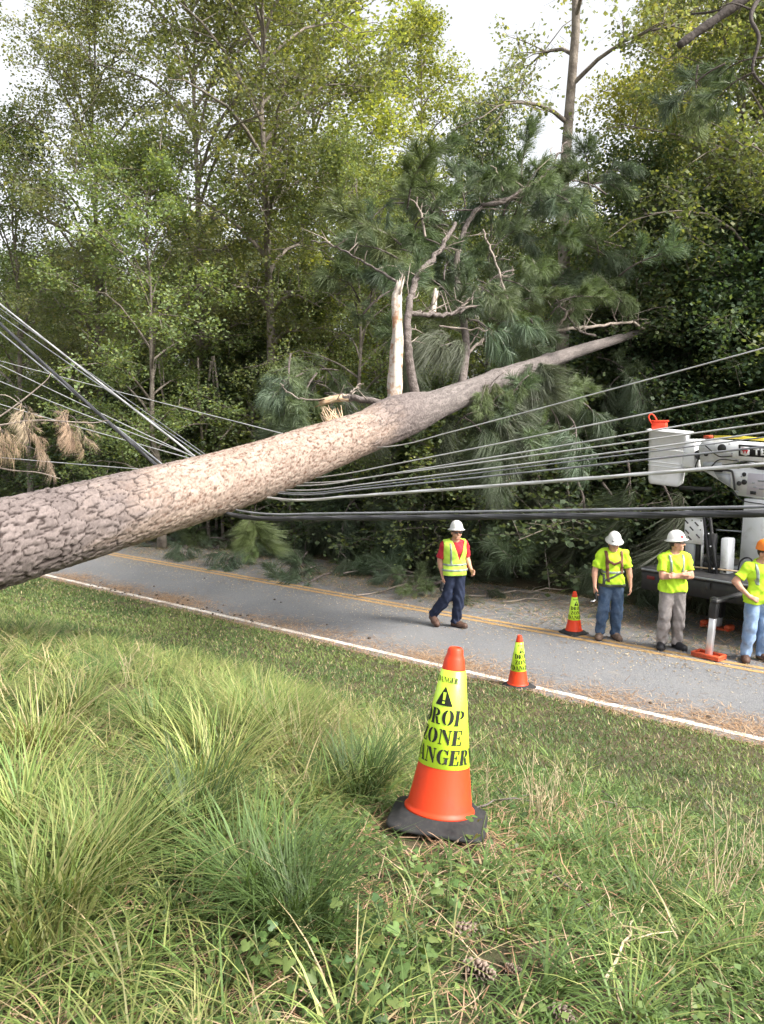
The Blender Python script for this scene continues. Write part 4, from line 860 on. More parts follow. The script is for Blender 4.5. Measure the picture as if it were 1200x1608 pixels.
def build_person(nm, label, loc, rz, J, look, top, legs_m, boots_m, hat, extras, H=.0095, scale=1.0, hands=()):
    """J: joint dictionary in metres (x right, -y towards the camera); look: head yaw, pitch"""
    root = thing(nm, label, 'person', loc, rz); root.scale = (scale,) * 3
    allp = np.array([v for k, v in J.items()]); lo = allp.min(0) - .28; hi = allp.max(0) + .28; lo[2] = -.02; hi[2] = 1.84
    hd = J['head']; cy, sy_ = math.cos(look[0]), math.sin(look[0]); Rh = rotz(look[0]) @ np.array([[1, 0, 0], [0, math.cos(look[1]), -math.sin(look[1])], [0, math.sin(look[1]), math.cos(look[1])]])
    hp = lambda x, y, z: hd + Rh @ v3(x, y, z)
    def torso(F, inf=0.0, sx=1.0):
        F.ell(J['pelvis'], (.165, .118, .125), .05, inf); F.ell(J['belly'], (.158, .122, .155), .06, inf); F.ell(J['chest'], (.180, .122, .165), .06, inf)
        F.cone(J['sl'] + v3(.03, 0, -.005), J['sr'] + v3(-.03, 0, -.005), .062, .062, .05, inf)
        F.cone(lerp(J['sl'], J['neck'], .25), J['neck'] + v3(0, 0, .0), .045, .055, .04, inf); F.cone(lerp(J['sr'], J['neck'], .25), J['neck'], .045, .055, .04, inf)
        F.ell(J['chest'] + v3(0, -.045, .03), (.135, .09, .10), .05, inf)
    def arm(F, s, inf=0.0, upto=1.0, k=.018, infe=None):
        a, e, w = J['s' + s], J['e' + s], J['w' + s]; infe = inf if infe is None else infe
        F.cone(a, e, .056 + inf, .043 + infe, k)
        if upto >= 1: F.cone(lerp(a, e, .85), lerp(e, w, .35), .043, .044, .02, inf); F.cone(lerp(e, w, .2), w, .043, .028, .02, inf)
    def leg(F, s, inf=0.0, infk=None, infa=None, k=.03):
        h, kn, an = J['h' + s], J['k' + s], J['a' + s]; infk = inf if infk is None else infk; infa = inf if infa is None else infa
        F.cone(h, kn, .090 + inf, .060 + infk, k); F.cone(kn, lerp(kn, an, .35), .058 + infk, .060 + infk, k); F.cone(lerp(kn, an, .3), an, .058 + infk, .042 + infa, k)
    def foot(F, s, inf=0.0):
        an, to = J['a' + s], J['t' + s]; heel = an + (an - to) * .22; heel[2] = an[2] - .045
        F.cone(heel, to + v3(0, 0, .0), .042, .034, .03, inf); F.cone(an, lerp(heel, to, .55), .044, .044, .03, inf); F.cone(lerp(heel, to, .6), to, .047, .036, .03, inf)
    # continuous body
    F = Field(lo, hi, H); torso(F); F.cone(J['neck'] - v3(0, 0, .03), hp(0, .012, -.07), .058, .056, .03)
    F.ell(hp(0, .012, .030), (.076, .096, .098), .03, rot=Rh); F.ell(hp(0, -.022, -.045), (.058, .068, .068), .035, rot=Rh); F.cone(hp(-.02, -.072, -.092), hp(.02, -.072, -.092), .020, .020, .03)
    F.cone(hp(0, -.088, .022), hp(0, -.112, -.022), .010, .015, .014); F.cone(hp(-.04, -.082, .036), hp(.04, -.082, .036), .011, .011, .02)
    for s_ in (-1, 1):
        F.ell(hp(s_ * .077, .012, -.012), (.012, .024, .034), .01, rot=Rh); F.ell(hp(s_ * .032, -.094, .010), (.018, .012, .012), sub=True, rot=Rh); F.ell(hp(s_ * .038, -.065, -.028), (.026, .026, .026), .03)
    F.cone(hp(-.022, -.090, -.062), hp(.022, -.090, -.062), .008, .008, .012)
    for s_ in 'lr':
        arm(F, s_); leg(F, s_); foot(F, s_)
    for (s_, d, n_, sd_, cu) in hands: hand(F, J['w' + s_], v3(*d), v3(*n_), v3(*sd_), cu)
    add('body', F.mesh('body', skin_m), root)
    F = Field(hd - .16, hd + .16, .007); F.ell(hp(0, .012, .030), (.076, .096, .098), .03, .007, rot=Rh); g = (F.grid() - hd) @ Rh; F.D = np.maximum(F.D, np.maximum(np.maximum(-.045 - g[..., 2], g[..., 2] - .075), np.where(g[..., 2] < .02, -.012 - g[..., 1], -.06 - g[..., 1])).astype(np.float32)); add('hair', F.mesh('hair', hair_m), root)
    # eyes
    mb = MB()
    for s_ in (-1, 1): mb.lathe([(.0006, -.011), (.0078, -.0078), (.011, 0), (.0078, .0078), (.0006, .011)], 10, hp(s_ * .032, -.084, .010))
    add('eyes', mb.mesh('eyes', eye_m, True), root)
    # shirt
    sd_ = int(abs(loc[0]) * 100)
    def wr(g, a=.006): return a * np.sin(g[..., 2] * 34 + 12 * g[..., 0] + 4 * np.sin(g[..., 0] * 15 + g[..., 1] * 11 + sd_)) + a * .9 * np.sin(g[..., 0] * 31 - g[..., 2] * 23 + 4 * np.sin(g[..., 2] * 9 + sd_)) + a * 3.2 * (vnoise(g[..., 0] * 17 + g[..., 2] * 5, g[..., 1] * 14, g[..., 2] * 13, sd_) - .5)
    hem = top.get('hem', .90)
    F = Field(lo, hi, .010); torso(F, .016)
    F.ell(J['pelvis'] + v3(0, 0, .02), (.172, .128, .14), .05, .012)
    for s_ in 'lr': F.cone(J['h' + s_] + v3(0, 0, .05), lerp(J['h' + s_], J['k' + s_], .25), .098, .092, .05, .032)
    for s_ in 'lr': F.cone(J['s' + s_], lerp(J['s' + s_], J['e' + s_], top.get('sleeve', .72)), .062, .066, .02, .008)
    g = F.grid(); F.D = F.D + wr(g).astype(np.float32)
    F.D = np.maximum(F.D, (hem + .01 * np.sin(g[..., 0] * 20) - g[..., 2]).astype(np.float32))
    nk = np.linalg.norm((g - J['neck'] - v3(0, -.035, .065)) / v3(1, 1, 1.0), axis=-1); F.D = np.maximum(F.D, (.083 - nk).astype(np.float32))
    for s_ in 'lr':
        ax = J['e' + s_] - J['s' + s_]; L = np.linalg.norm(ax); ax /= L; t = (g - J['s' + s_]) @ ax; rad = np.linalg.norm(g - J['s' + s_] - t[..., None] * ax, axis=-1)
        msk = (rad < .13) & (t > L * .45) & ((g[..., 0] - J['chest'][0]) * np.sign(J['s' + s_][0] - J['chest'][0]) > .15); F.D = np.where(msk, np.maximum(F.D, t - L * top.get('sleeve', .72)), F.D)
    add(top.get('name', 'shirt'), F.mesh('shirt', top['m']), root)
    # trousers
    F = Field(lo, hi, .010); F.ell(J['pelvis'], (.165, .12, .13), .04, .013)
    for s_ in 'lr': leg(F, s_, .022, .030, .034)
    g = F.grid(); F.D = F.D + ((.007 * np.sin(g[..., 2] * 30 + 6 * np.sin(g[..., 0] * 14 + g[..., 1] * 9)) + .03 * (vnoise(g[..., 0] * 15, g[..., 1] * 15, g[..., 2] * 11 + g[..., 0] * 6, sd_) - .5)) * np.clip(1.2 - g[..., 2], .3, 1)).astype(np.float32)
    F.D = np.maximum(F.D, (g[..., 2] - hem - .06).astype(np.float32))
    for s_ in 'lr':
        an = J['a' + s_]; ax = an - J['k' + s_]; ax = ax / np.linalg.norm(ax); t = (g - an) @ ax; near = np.linalg.norm(g - an, axis=-1) < .2; F.D = np.where(near, np.maximum(F.D, t - .02), F.D)
    add('trousers', F.mesh('trousers', legs_m), root)
    for s_ in 'lr':
        an, to = J['a' + s_], J['t' + s_]; F = Field(np.minimum(an, to) - .14, np.maximum(an, to) + .14, .009); foot(F, s_, .012); F.cone(an, an + (J['k' + s_] - an) * .2, .055, .055, .02)
        flat = to[2] < .06 and an[2] < .12; g = F.grid()
        if flat: F.D = np.maximum(F.D, (.012 - g[..., 2]).astype(np.float32))
        bt = add('boot', F.mesh('boot', boots_m), root)
        if flat:
            F = Field(np.minimum(an, to) - .14, np.maximum(an, to) + .14, .007); foot(F, s_, .018); g = F.grid(); F.D = np.maximum(F.D, np.maximum(-g[..., 2], g[..., 2] - .022).astype(np.float32)); add('sole', F.mesh('sole', boot_black), bt)
    for (nme, m, kind, args) in extras:
        F = Field(lo, hi, .009)
        if kind == 'vest':
            torso(F, .032); [F.cone(J['h' + s_] + v3(0, 0, .05), lerp(J['h' + s_], J['k' + s_], .25), .098, .092, .05, .042) for s_ in 'lr']; F.ell(J['pelvis'] + v3(0, 0, .02), (.172, .128, .14), .05, .026); g = F.grid(); F.D = F.D + wr(g, .004).astype(np.float32)
            F.D = np.maximum(F.D, (args['hem'] - g[..., 2]).astype(np.float32)); F.D = np.maximum(F.D, np.where(g[..., 1] < J['chest'][1], args['v'] + (g[..., 2] - args['vz']) * args['vs'] - np.abs(g[..., 0] - args['vx']), -1).astype(np.float32))
            F.D = np.maximum(F.D, (np.abs(g[..., 0] - J['chest'][0]) - .195).astype(np.float32)); nk = np.linalg.norm(g - J['neck'] - v3(0, -.02, .06), axis=-1); F.D = np.maximum(F.D, (.095 - nk).astype(np.float32))
        else:                                                             # bands and straps lying on the clothing
            torso(F, args.get('inf', .024)); [F.cone(J['h' + s_] + v3(0, 0, .05), lerp(J['h' + s_], J['k' + s_], .25), .098, .092, .05, args.get('inf', .024) + .012) for s_ in 'lr']; F.ell(J['pelvis'] + v3(0, 0, .02), (.172, .128, .14), .05, args.get('inf', .024) - .006)
            g = F.grid(); F.D = F.D + wr(g, args.get('wr', .006)).astype(np.float32); rgn = np.full(F.D.shape, 1.0)
            for b in args['bands']:
                if b[0] == 'z': d = np.abs(g[..., 2] - b[1]) - b[2]
                elif b[0] == 'x': d = np.maximum(np.abs(g[..., 0] - b[1] - (g[..., 2] - 1.3) * b[5]) - b[2], np.maximum(b[3] - g[..., 2], g[..., 2] - b[4]))
                else:                                                      # diagonal on the front
                    (x0, z0), (x1, z1), w = b[1], b[2], b[3]; t = np.clip(((g[..., 0] - x0) * (x1 - x0) + (g[..., 2] - z0) * (z1 - z0)) / ((x1 - x0) ** 2 + (z1 - z0) ** 2), 0, 1)
                    d = np.hypot(g[..., 0] - x0 - t * (x1 - x0), g[..., 2] - z0 - t * (z1 - z0)) - w; d = np.maximum(d, g[..., 1] - J['chest'][1])
                rgn = np.minimum(rgn, d)
            F.D = np.maximum(F.D, rgn.astype(np.float32))
        if (F.D < 0).any(): add(nme, F.mesh(nme, m), root)
    # helmet
    hx = thing_part_hat(hat, root, hp, Rh)
    return root, hp
def thing_part_hat(hat, root, hp, Rh):
    tiltm = Rh @ np.array([[1, 0, 0], [0, math.cos(-.06), -math.sin(-.06)], [0, math.sin(-.06), math.cos(-.06)]])
    c = hp(0, .008, .062); mb = MB(); seg = 40; prof = [(.140, -.012), (.150, -.006), (.114, .004), (.111, .028), (.103, .058), (.089, .092), (.066, .117), (.036, .134), (.001, .140)]
    if hat.get('cap'): prof = [(.112, -.012), (.116, -.004), (.114, .004), (.111, .028), (.106, .062), (.093, .098), (.070, .123), (.038, .139), (.001, .145)]
    mb.lathe(prof, seg, (0, 0, 0), .96, 1.18, cap=False)
    V = mb.V[0].reshape(len(prof), seg, 3); a = np.arctan2(V[..., 1], V[..., 0])
    rid = np.exp(-(V[..., 0] / .018) ** 2) + .6 * np.exp(-((np.abs(V[..., 0]) - .045) / .012) ** 2); V[3:, :, 2] += .007 * rid[3:]
    if hat.get('cap'): fr = np.clip(-np.sin(a), 0, 1) ** 2; V[0, :, 1] -= .055 * fr[0]; V[1, :, 1] -= .055 * fr[1]
    else: V[:2, :, 2] -= .012 * np.abs(np.cos(a[:2]))
    mb.V[0] = V.reshape(-1, 3) @ tiltm.T + c
    h = add('hard_hat', mb.mesh('hard_hat', hat['m'], True), root)
    mod = h.modifiers.new('shell', 'SOLIDIFY'); mod.thickness = .004; mod.offset = -1
    for (ang, z, r, m) in hat.get('dots', ()):
        d = np.array([math.sin(ang) * .96, -math.cos(ang) * 1.18, 0]); p = d * .108 + v3(0, 0, z); nrm = np.array([math.sin(ang), -math.cos(ang), .35]); mb = MB(); mb.lathe([(.0008, .0), (r, .0), (r, .006), (.0008, .008)], 14, (0, 0, 0), rot=rot_from(tiltm @ nrm)); mb.V[0] = mb.V[0] + c + tiltm @ p
        add('hat_sticker', mb.mesh('hat_sticker', m), h)
hair_m = mat('dark_hair', (.045, .032, .025), .7)
skin_m = mat('skin', (.52, .29, .20), .5, spec=.35, noise=(14, (.44, .22, .15), .4, .7)); eye_m = mat('eye', (.12, .09, .08), .2)
lime_m = mat('lime_shirt', (.50, .77, .045), .8, spec=.15, noise=(6, (.41, .66, .04), .4, .7), bump=(30, .3, .01)); vest_m = mat('lime_vest', (.52, .77, .09), .7, noise=(6, (.43, .66, .08), .4, .7))
stripe_m = mat('grey_reflective_tape', (.24, .29, .25), .5, .2); strap_brown = mat('brown_webbing', (.16, .075, .045), .8); strap_dark = mat('dark_webbing', (.06, .07, .05), .8)
red_shirt = mat('red_polo', (.42, .022, .035), .8, noise=(8, (.44, .03, .045), .4, .7)); jean_dark = mat('dark_jeans', (.010, .015, .036), .85, noise=(9, (.020, .029, .058), .4, .7)); jean_mid = mat('blue_jeans', (.038, .068, .125), .85, noise=(7, (.08, .12, .19), .45, .65))
jean_light = mat('light_jeans', (.17, .26, .42), .85, noise=(6, (.30, .40, .55), .45, .68)); grey_pants = mat('grey_work_trousers', (.30, .275, .27), .85, noise=(7, (.20, .18, .175), .45, .65), bump=(25, .5, .01))
boot_brown = mat('brown_boots', (.10, .055, .04), .6, noise=(12, (.06, .035, .025), .4, .7)); boot_tan = mat('worn_boots', (.16, .11, .085), .7, noise=(12, (.08, .055, .04), .4, .7)); boot_black = mat('black_shoes', (.022, .022, .025), .5)
hat_white = mat('white_hat_shell', (.82, .82, .80), .3, spec=.5); hat_orange = mat('orange_hat_shell', (.85, .22, .02), .3, spec=.5); dot_red = mat('red_hat_sticker', (.55, .05, .05), .5); dot_grey = mat('grey_hat_sticker', (.35, .35, .36), .5); dot_cream = mat('cream_hat_sticker', (.85, .6, .35), .5)
glass_m = mat('dark_lenses', (.015, .012, .012), .15, spec=.6); glove_m = mat('dark_gloves', (.03, .03, .03), .8)
def base_pose(**kw):
    J = dict(pelvis=v3(0, 0, .965), belly=v3(0, -.005, 1.12), chest=v3(0, 0, 1.30), neck=v3(0, .005, 1.475), head=v3(0, -.025, 1.635), sl=v3(-.185, 0, 1.42), sr=v3(.185, 0, 1.42),
             el=v3(-.25, .01, 1.13), er=v3(.25, .01, 1.13), wl=v3(-.26, -.06, .88), wr=v3(.26, -.06, .88), hl=v3(-.09, 0, .92), hr=v3(.09, 0, .92), kl=v3(-.11, -.01, .50), kr=v3(.11, -.01, .50), al=v3(-.12, .03, .09), ar=v3(.12, .03, .09), tl=v3(-.15, -.14, .04), tr=v3(.15, -.14, .04))
    for k, v in kw.items(): J[k] = v3(*v)
    return J
def glasses(root, hp, Rh=None, yaw=0):
    mb = MB(); rz_ = rotz(yaw)
    for s_ in (-1, 1): mb.box(hp(s_ * .034, -.104, .012), (.052, .014, .030), rot=rz_, bevel=.005); mb.box(hp(s_ * .074, -.045, .016), (.006, .11, .010), rot=rz_)
    mb.box(hp(0, -.108, .018), (.02, .008, .008), rot=rz_); add('sunglasses', mb.mesh('sunglasses', glass_m), root)
# 1: walking on the road, vest over a red shirt
g1 = on_z(713, 984)
p1, hp1 = build_person('person', 'walking worker in lime vest over red shirt, white hard hat and dark jeans', g1, R(6),
    base_pose(pelvis=(0, .0, .955), belly=(-.01, -.01, 1.11), chest=(-.01, -.02, 1.29), neck=(0, -.03, 1.465), head=(.015, -.065, 1.625), sl=(-.185, -.03, 1.41), sr=(.165, .02, 1.41), el=(-.25, .02, 1.13), wl=(-.205, -.02, .875), er=(.235, .11, 1.15), wr=(.27, -.05, .99),
              hl=(-.08, -.01, .91), kl=(-.12, .02, .50), al=(-.34, .15, .18), tl=(-.29, .01, .05), hr=(.08, .0, .91), kr=(.075, -.04, .50), ar=(.03, .0, .09), tr=(.155, -.13, .04)),
    (R(8), R(3)), dict(m=red_shirt, hem=.92, name='polo_shirt', sleeve=.80), jean_dark, boot_brown, dict(m=hat_white),
    [('safety_vest', vest_m, 'vest', dict(hem=.90, v=.022, vz=1.22, vs=.33, vx=.05)), ('reflective_band', stripe_m, 'band', dict(inf=.038, wr=.004, bands=[('z', 1.085, .017), ('z', .995, .017), ('x', -.095, .017, 1.09, 1.45, -.05)]))],
    hands=(('l', (.05, -.1, -1), (1, 0, 0), (0, -1, 0), .8), ('r', (.35, -.55, -.75), (-.6, -.6, 0), (-.3, -.5, .6), 1.1)), scale=1.03)
glasses(p1, hp1, yaw=R(8))
mb = MB(); mb.tube(spline(np.array([(-.21, -.06, .80), (-.23, -.05, .74), (-.24, -.04, .68), (-.22, -.06, .64)]), 5), [.03, .036, .038, .036, .034, .034, .034, .034, .032, .03, .03, .03, .028, .026, .02, .01], 8); mb.tube(spline(np.array([(-.16, -.06, .76), (-.11, -.06, .73), (-.10, -.05, .68), (-.15, -.05, .65)]), 5), .006, 5)
gl = add('work_gloves', mb.mesh('work_gloves', glove_m, True), loc=tuple(g1), rot=(0, 0, R(6))); tag(gl, 'dark gloves held in the walking worker\'s lowered hand', 'gloves')
# 2: harness over lime shirt, looking down
g2 = on_z(958, 1003)
p2, hp2 = build_person('person', 'worker in brown harness over lime shirt and blue jeans beside the far cone', g2, R(-2),
    base_pose(head=(.0, -.065, 1.60), neck=(0, -.01, 1.465), el=(-.285, .0, 1.14), wl=(-.29, -.07, .885), er=(.275, .0, 1.14), wr=(.285, -.07, .89), kl=(-.125, -.02, .50), al=(-.165, .03, .09), tl=(-.215, -.12, .04), kr=(.095, -.02, .50), ar=(.085, .03, .09), tr=(.115, -.14, .04)),
    (R(0), R(24)), dict(m=lime_m, hem=.90, sleeve=.80), jean_mid, boot_tan, dict(m=hat_white, dots=((-.5, .04, .018, dot_grey), (.55, .035, .013, dot_grey))),
    [('harness_strap', strap_brown, 'band', dict(inf=.030, bands=[('x', -.115, .024, .98, 1.48, -.08), ('x', .125, .024, 1.10, 1.48, -.03), ('d', (-.12, 1.33), (.0, 1.27), .022), ('d', (.0, 1.27), (.13, 1.33), .022)])),
     ('reflective_band', stripe_m, 'band', dict(inf=.024, bands=[('z', 1.13, .019)])),
     ('waist_strap', strap_dark, 'band', dict(inf=.031, bands=[('d', (-.16, .99), (.11, 1.13), .015), ('z', .915, .022), ('x', -.155, .020, .93, 1.10, 0)]))],
    hands=(('l', (0, -.25, -1), (.9, .2, 0), (0.2, -1, 0), .7), ('r', (0, -.25, -1), (-.9, .2, 0), (-.2, -1, 0), .7)))
tool = thing('hand_tool', 'small black tool held low by the harnessed worker', 'tool', g2 + v3(-.28, -.10, .72)); mb = MB(); mb.box((0, 0, .03), (.035, .06, .14), bevel=.01); add('grip', mb.mesh('grip', glove_m), tool); mb = MB(); mb.tube(np.array([(0, -.01, -.03), (-.04, -.03, -.06), (-.09, -.03, -.06)]), .010, 6); add('hook', mb.mesh('hook', steel_m, True), tool)
# 3: arms crossed, looking to the right
g3 = on_z(1053, 1018)
p3, hp3 = build_person('person', 'worker with crossed arms in lime shirt and grey trousers looking to the right', g3, R(3),
    base_pose(sl=(-.185, -.01, 1.43), sr=(.185, -.01, 1.43), el=(-.225, -.12, 1.145), wl=(.035, -.235, 1.20), er=(.225, -.12, 1.15), wr=(-.03, -.215, 1.165), kl=(-.12, -.02, .50), al=(-.14, .03, .09), tl=(-.205, -.12, .04), kr=(.10, -.02, .50), ar=(.10, .02, .09), tr=(.145, -.15, .04), head=(.02, -.03, 1.645)),
    (R(62), R(-2)), dict(m=lime_m, hem=.90, sleeve=.72), grey_pants, boot_black, dict(m=hat_white, dots=((-.75, .045, .022, dot_red), (.0, .04, .012, dot_grey))),
    [('suspender_tape', stripe_m, 'band', dict(inf=.026, bands=[('x', -.095, .018, 1.16, 1.48, -.05), ('x', .095, .018, 1.16, 1.48, .05)]))],
    hands=(('l', (.95, -.05, .1), (0, .8, -.3), (0, -.2, 1), .5), ('r', (-.95, -.05, .12), (0, .8, -.2), (0, -.2, 1), .5)), scale=1.02)
glasses(p3, hp3, yaw=R(62))
# 4: hand on hip, orange hat, cut by the edge of the photo
g4 = on_z(1186, 1037)
p4, hp4 = build_person('person', 'worker in orange hard hat and light jeans, hand on hip, at right edge', g4, R(8),
    base_pose(sl=(-.19, 0, 1.42), el=(-.37, .04, 1.20), wl=(-.215, -.10, 1.005), er=(.32, .05, 1.17), wr=(.19, -.10, .99), head=(.035, -.05, 1.63), kl=(-.12, -.02, .50), al=(-.15, .02, .09), tl=(-.225, -.12, .04), kr=(.12, -.01, .50), ar=(.11, .02, .09), tr=(.13, -.15, .04), belly=(0, -.025, 1.10)),
    (R(25), R(6)), dict(m=lime_m, hem=.88, sleeve=.70), jean_light, boot_brown, dict(m=hat_orange, cap=1, dots=((-.2, .05, .022, dot_cream),)),
    [('suspender_tape', stripe_m, 'band', dict(inf=.026, bands=[('x', -.105, .020, 1.17, 1.48, -.03), ('x', .105, .020, 1.17, 1.48, .03)]))],
    hands=(('l', (.75, -.45, -.35), (.3, .6, -.3), (.2, -.2, .9), .5), ('r', (-.7, -.5, -.3), (-.3, .6, -.3), (-.2, -.2, .9), .5)), scale=1.0)
# ------------------------------------------------------------------ traffic cones with drop-zone sleeves
cone_m = mat('orange_cone_plastic', (.66, .045, .006), .5, spec=.4, noise=(7, (.45, .035, .012), .48, .78), bump=(30, .15, .004)); sleeve_m = mat('lime_reflective_sleeve', (.62, .90, .05), .35, spec=.5, noise=(9, (.47, .72, .06), .48, .75), coat=.15)
base_m = mat('black_rubber_base', (.022, .022, .023), .7, noise=(40, (.04, .038, .036), .48, .72)); ink_m = mat('black_ink', (.012, .014, .01), .6)
def arc(cx, cy, rx, ry, a0, a1, k=9): return [(cx + rx * math.cos(R(a0 + (a1 - a0) * i / k)), cy + ry * math.sin(R(a0 + (a1 - a0) * i / k))) for i in range(k + 1)]
def cres(cx, cy, rx, ry, ix, iy, a0, a1, dx=0): return arc(cx, cy, rx, ry, a0, a1) + arc(cx + dx, cy, ix, iy, a1, a0)
def rc(x0, y0, x1, y1): return [(x0, y0), (x1, y0), (x1, y1), (x0, y1)]
# stencil letters on a 0..1 high box, each a list of outlines
GLY = {
 'D': (.74, [rc(.0, .93, .31, 1), rc(.0, 0, .31, .07), rc(.05, .07, .29, .93), cres(.34, .5, .40, .5, .15, .42, 90, -90)]),
 'R': (.76, [rc(.0, .93, .30, 1), rc(.0, 0, .34, .07), rc(.05, .07, .29, .93), cres(.33, .745, .34, .255, .12, .185, 90, -90), [(.33, .47), (.52, .47), (.62, .08), (.76, .08), (.76, 0), (.48, 0)]]),
 'O': (.78, [cres(.37, .5, .37, .5, .135, .43, 95, 265), cres(.41, .5, .37, .5, .135, .43, 85, -85)]),
 'P': (.70, [rc(.0, .93, .30, 1), rc(.0, 0, .34, .07), rc(.05, .07, .29, .93), cres(.33, .72, .37, .28, .13, .205, 90, -90)]),
 'Z': (.66, [[(.03, 1), (.64, 1), (.64, .93), (.10, .93), (.10, .72), (.03, .72)], [(.40, .90), (.64, .90), (.26, .10), (.02, .10)], [(.02, 0), (.64, 0), (.64, .30), (.57, .30), (.57, .07), (.02, .07)]]),
 'N': (.80, [rc(.0, .93, .16, 1), rc(.08, .07, .15, .93), rc(.0, 0, .24, .07), [(.18, 1), (.36, 1), (.70, .22), (.70, 0), (.64, 0), (.18, .86)], rc(.65, .30, .71, .93), rc(.58, .93, .80, 1)]),
 'E': (.68, [rc(.0, .93, .30, 1), rc(.0, 0, .30, .07), rc(.05, .07, .29, .93), [(.33, 1), (.64, 1), (.64, .72), (.57, .72), (.55, .93), (.33, .93)], [(.33, .54), (.44, .54), (.44, .66), (.50, .66), (.50, .36), (.44, .36), (.44, .47), (.33, .47)], [(.33, 0), (.65, 0), (.66, .30), (.59, .30), (.56, .07), (.33, .07)]]),
 'A': (.80, [[(.36, 1), (.46, 1), (.74, .07), (.54, .07), (.36, .78)], rc(.48, 0, .80, .07), [(.32, .90), (.35, .80), (.15, .07), (.10, .07)], rc(.02, 0, .24, .07), rc(.22, .28, .44, .35)]),
 'G': (.80, [cres(.38, .5, .38, .5, .14, .43, 95, 265), [(.42, 1), (.56, .97), (.62, .92), (.68, 1), (.73, 1), (.73, .66), (.66, .66), (.58, .86), (.42, .93)], [(.42, 0), (.52, .02), (.60, .08), (.74, 0), (.74, .42), (.80, .42), (.80, .48), (.46, .48), (.46, .42), (.55, .42), (.55, .14), (.42, .07)]]),
}
def ear(poly):
    """triangulate a simple outline"""
    import mathutils.geometry as mg
    return mg.tessellate_polygon([[Vector((x, y, 0)) for x, y in poly]])
def refine(V, T, mx):
    for _ in range(6):
        V = np.asarray(V, float); T = np.asarray(T); e = np.max([np.abs(V[T[:, i]][:, 0] - V[T[:, (i + 1) % 3]][:, 0]) for i in range(3)], 0); big = e > mx
        if not big.any(): break
        nT = [T[~big]]; t = T[big]; m = [(V[t[:, i]] + V[t[:, (i + 1) % 3]]) / 2 for i in range(3)]; b = len(V); k = len(t)
        V = np.concatenate([V] + m); i0 = b + np.arange(k); i1 = i0 + k; i2 = i1 + k
        nT += [np.stack(x, 1) for x in ((t[:, 0], i0, i2), (i0, t[:, 1], i1), (i2, i1, t[:, 2]), (i0, i1, i2))]; T = np.concatenate(nT)
    return V, T
CH, R0, R1 = .71, .130, .034
def crad(z): return R0 + (R1 - R0) * (z - .05) / (CH - .05)
def wrap(V, T, ang0, name, parent, lift=.0028):
    """flat print (x metres along the sleeve, z height) bent round the cone"""
    a = ang0 + V[:, 0] / crad(V[:, 1]); r = crad(V[:, 1]) + .0035 + lift
    me = mesh_np(name, np.stack([r * np.sin(a), -r * np.cos(a), V[:, 1]], 1), [T], ink_m); return add(name, me, parent)
def word(txt, zc, h, ang0, parent, width=None):
    wd = sum(GLY[c][0] + .07 for c in txt) - .07; sx = (width / wd) if width else h; x = -wd * sx / 2
    for c in txt:
        vs_, ts = [], []; n = 0
        for poly in GLY[c][1]:
            for t in ear(poly): ts.append([i + n for i in t])
            vs_ += [(x + px * sx, zc + (py - .5) * h) for px, py in poly]; n += len(poly)
        V, T = refine(np.array(vs_), np.array(ts), .012); wrap(V, T, ang0, 'letter', parent); x += (GLY[c][0] + .07) * sx
def traffic_cone(label, loc, rot, turn):
    root = thing('traffic_cone', label, 'traffic cone', loc, 0, 'drop zone cones'); root.rotation_euler = rot
    mb = MB(); a = np.arange(48) * 2 * math.pi / 48; oc = .195 / (np.abs(np.cos(a)) ** 7 + np.abs(np.sin(a)) ** 7) ** (1 / 7)
    rings = [(1.0, 0), (1.015, .004), (1.0, .013), (.95, .018), (.84, .026), (.74, .048)]; V = np.concatenate([np.stack([oc * k * np.cos(a), oc * k * np.sin(a), np.full(48, z)], 1) for k, z in rings])
    mb.quads(V, [(i * 48 + j, i * 48 + (j + 1) % 48, i * 48 + 48 + (j + 1) % 48, i * 48 + 48 + j) for i in range(5) for j in range(48)]); mb.NG += [np.arange(48)[::-1][None], np.arange(48)[None] + 240]
    b = add('base', mb.mesh('base', base_m), root); b.rotation_euler = (0, 0, turn + .3)
    mb = MB(); mb.lathe([(R0 + .014, .046), (R0 + .014, .054), (R0 + .006, .060), (R0 + .001, .070), (crad(.30), .30), (crad(CH - .10), CH - .10), (crad(CH - .05), CH - .05), (R1 + .005, CH - .045), (R1, CH - .03), (R1 - .002, CH - .012), (R1 - .008, CH - .002), (R1 - .014, CH), (R1 - .017, CH - .02)], 48); add('body', mb.mesh('body', cone_m, True), root)
    z0, z1 = .235, CH - .092; mb = MB(); mb.lathe([(crad(z0) + .0005, z0), (crad(z0) + .0035, z0 + .002), (crad(z1) + .0035, z1 - .002), (crad(z1) + .0005, z1)], 64, cap=False); sl = add('sleeve', mb.mesh('sleeve', sleeve_m, True), root)
    for k in (0, math.pi):
        an = turn + k
        word('DROP', .436, .060, an, sl, .185); word('ZONE', .360, .058, an, sl, .190); word('DANGER', .284, .058, an, sl, .285); word('DANGER', .582, .022, an, sl, .085)
        tri = np.array([(-.036, .480), (.036, .480), (.0, .556)]); mk = [[(-.0045, .502), (.0045, .502), (.006, .533), (-.006, .533)], rc(-.005, .488, .005, .497)]
        V, T = refine(tri, np.array([[0, 1, 2]]), .012); wrap(V, T, an, 'warning_triangle', sl)
        for m in mk:
            V, T = refine(np.array(m), np.array([[0, 1, 2], [0, 2, 3]]), .012); o = wrap(V, T, an, 'exclamation_mark', sl, .0042); o.data.materials.clear(); o.data.materials.append(sleeve_m)
    return root
c1 = on_ground(688, 1300)
traffic_cone('large near cone with drop zone sleeve standing tilted in the grass', (c1[0], c1[1], c1[2] + .035), (R(-7), R(6), 0), R(-28)).scale = (1.07,) * 3
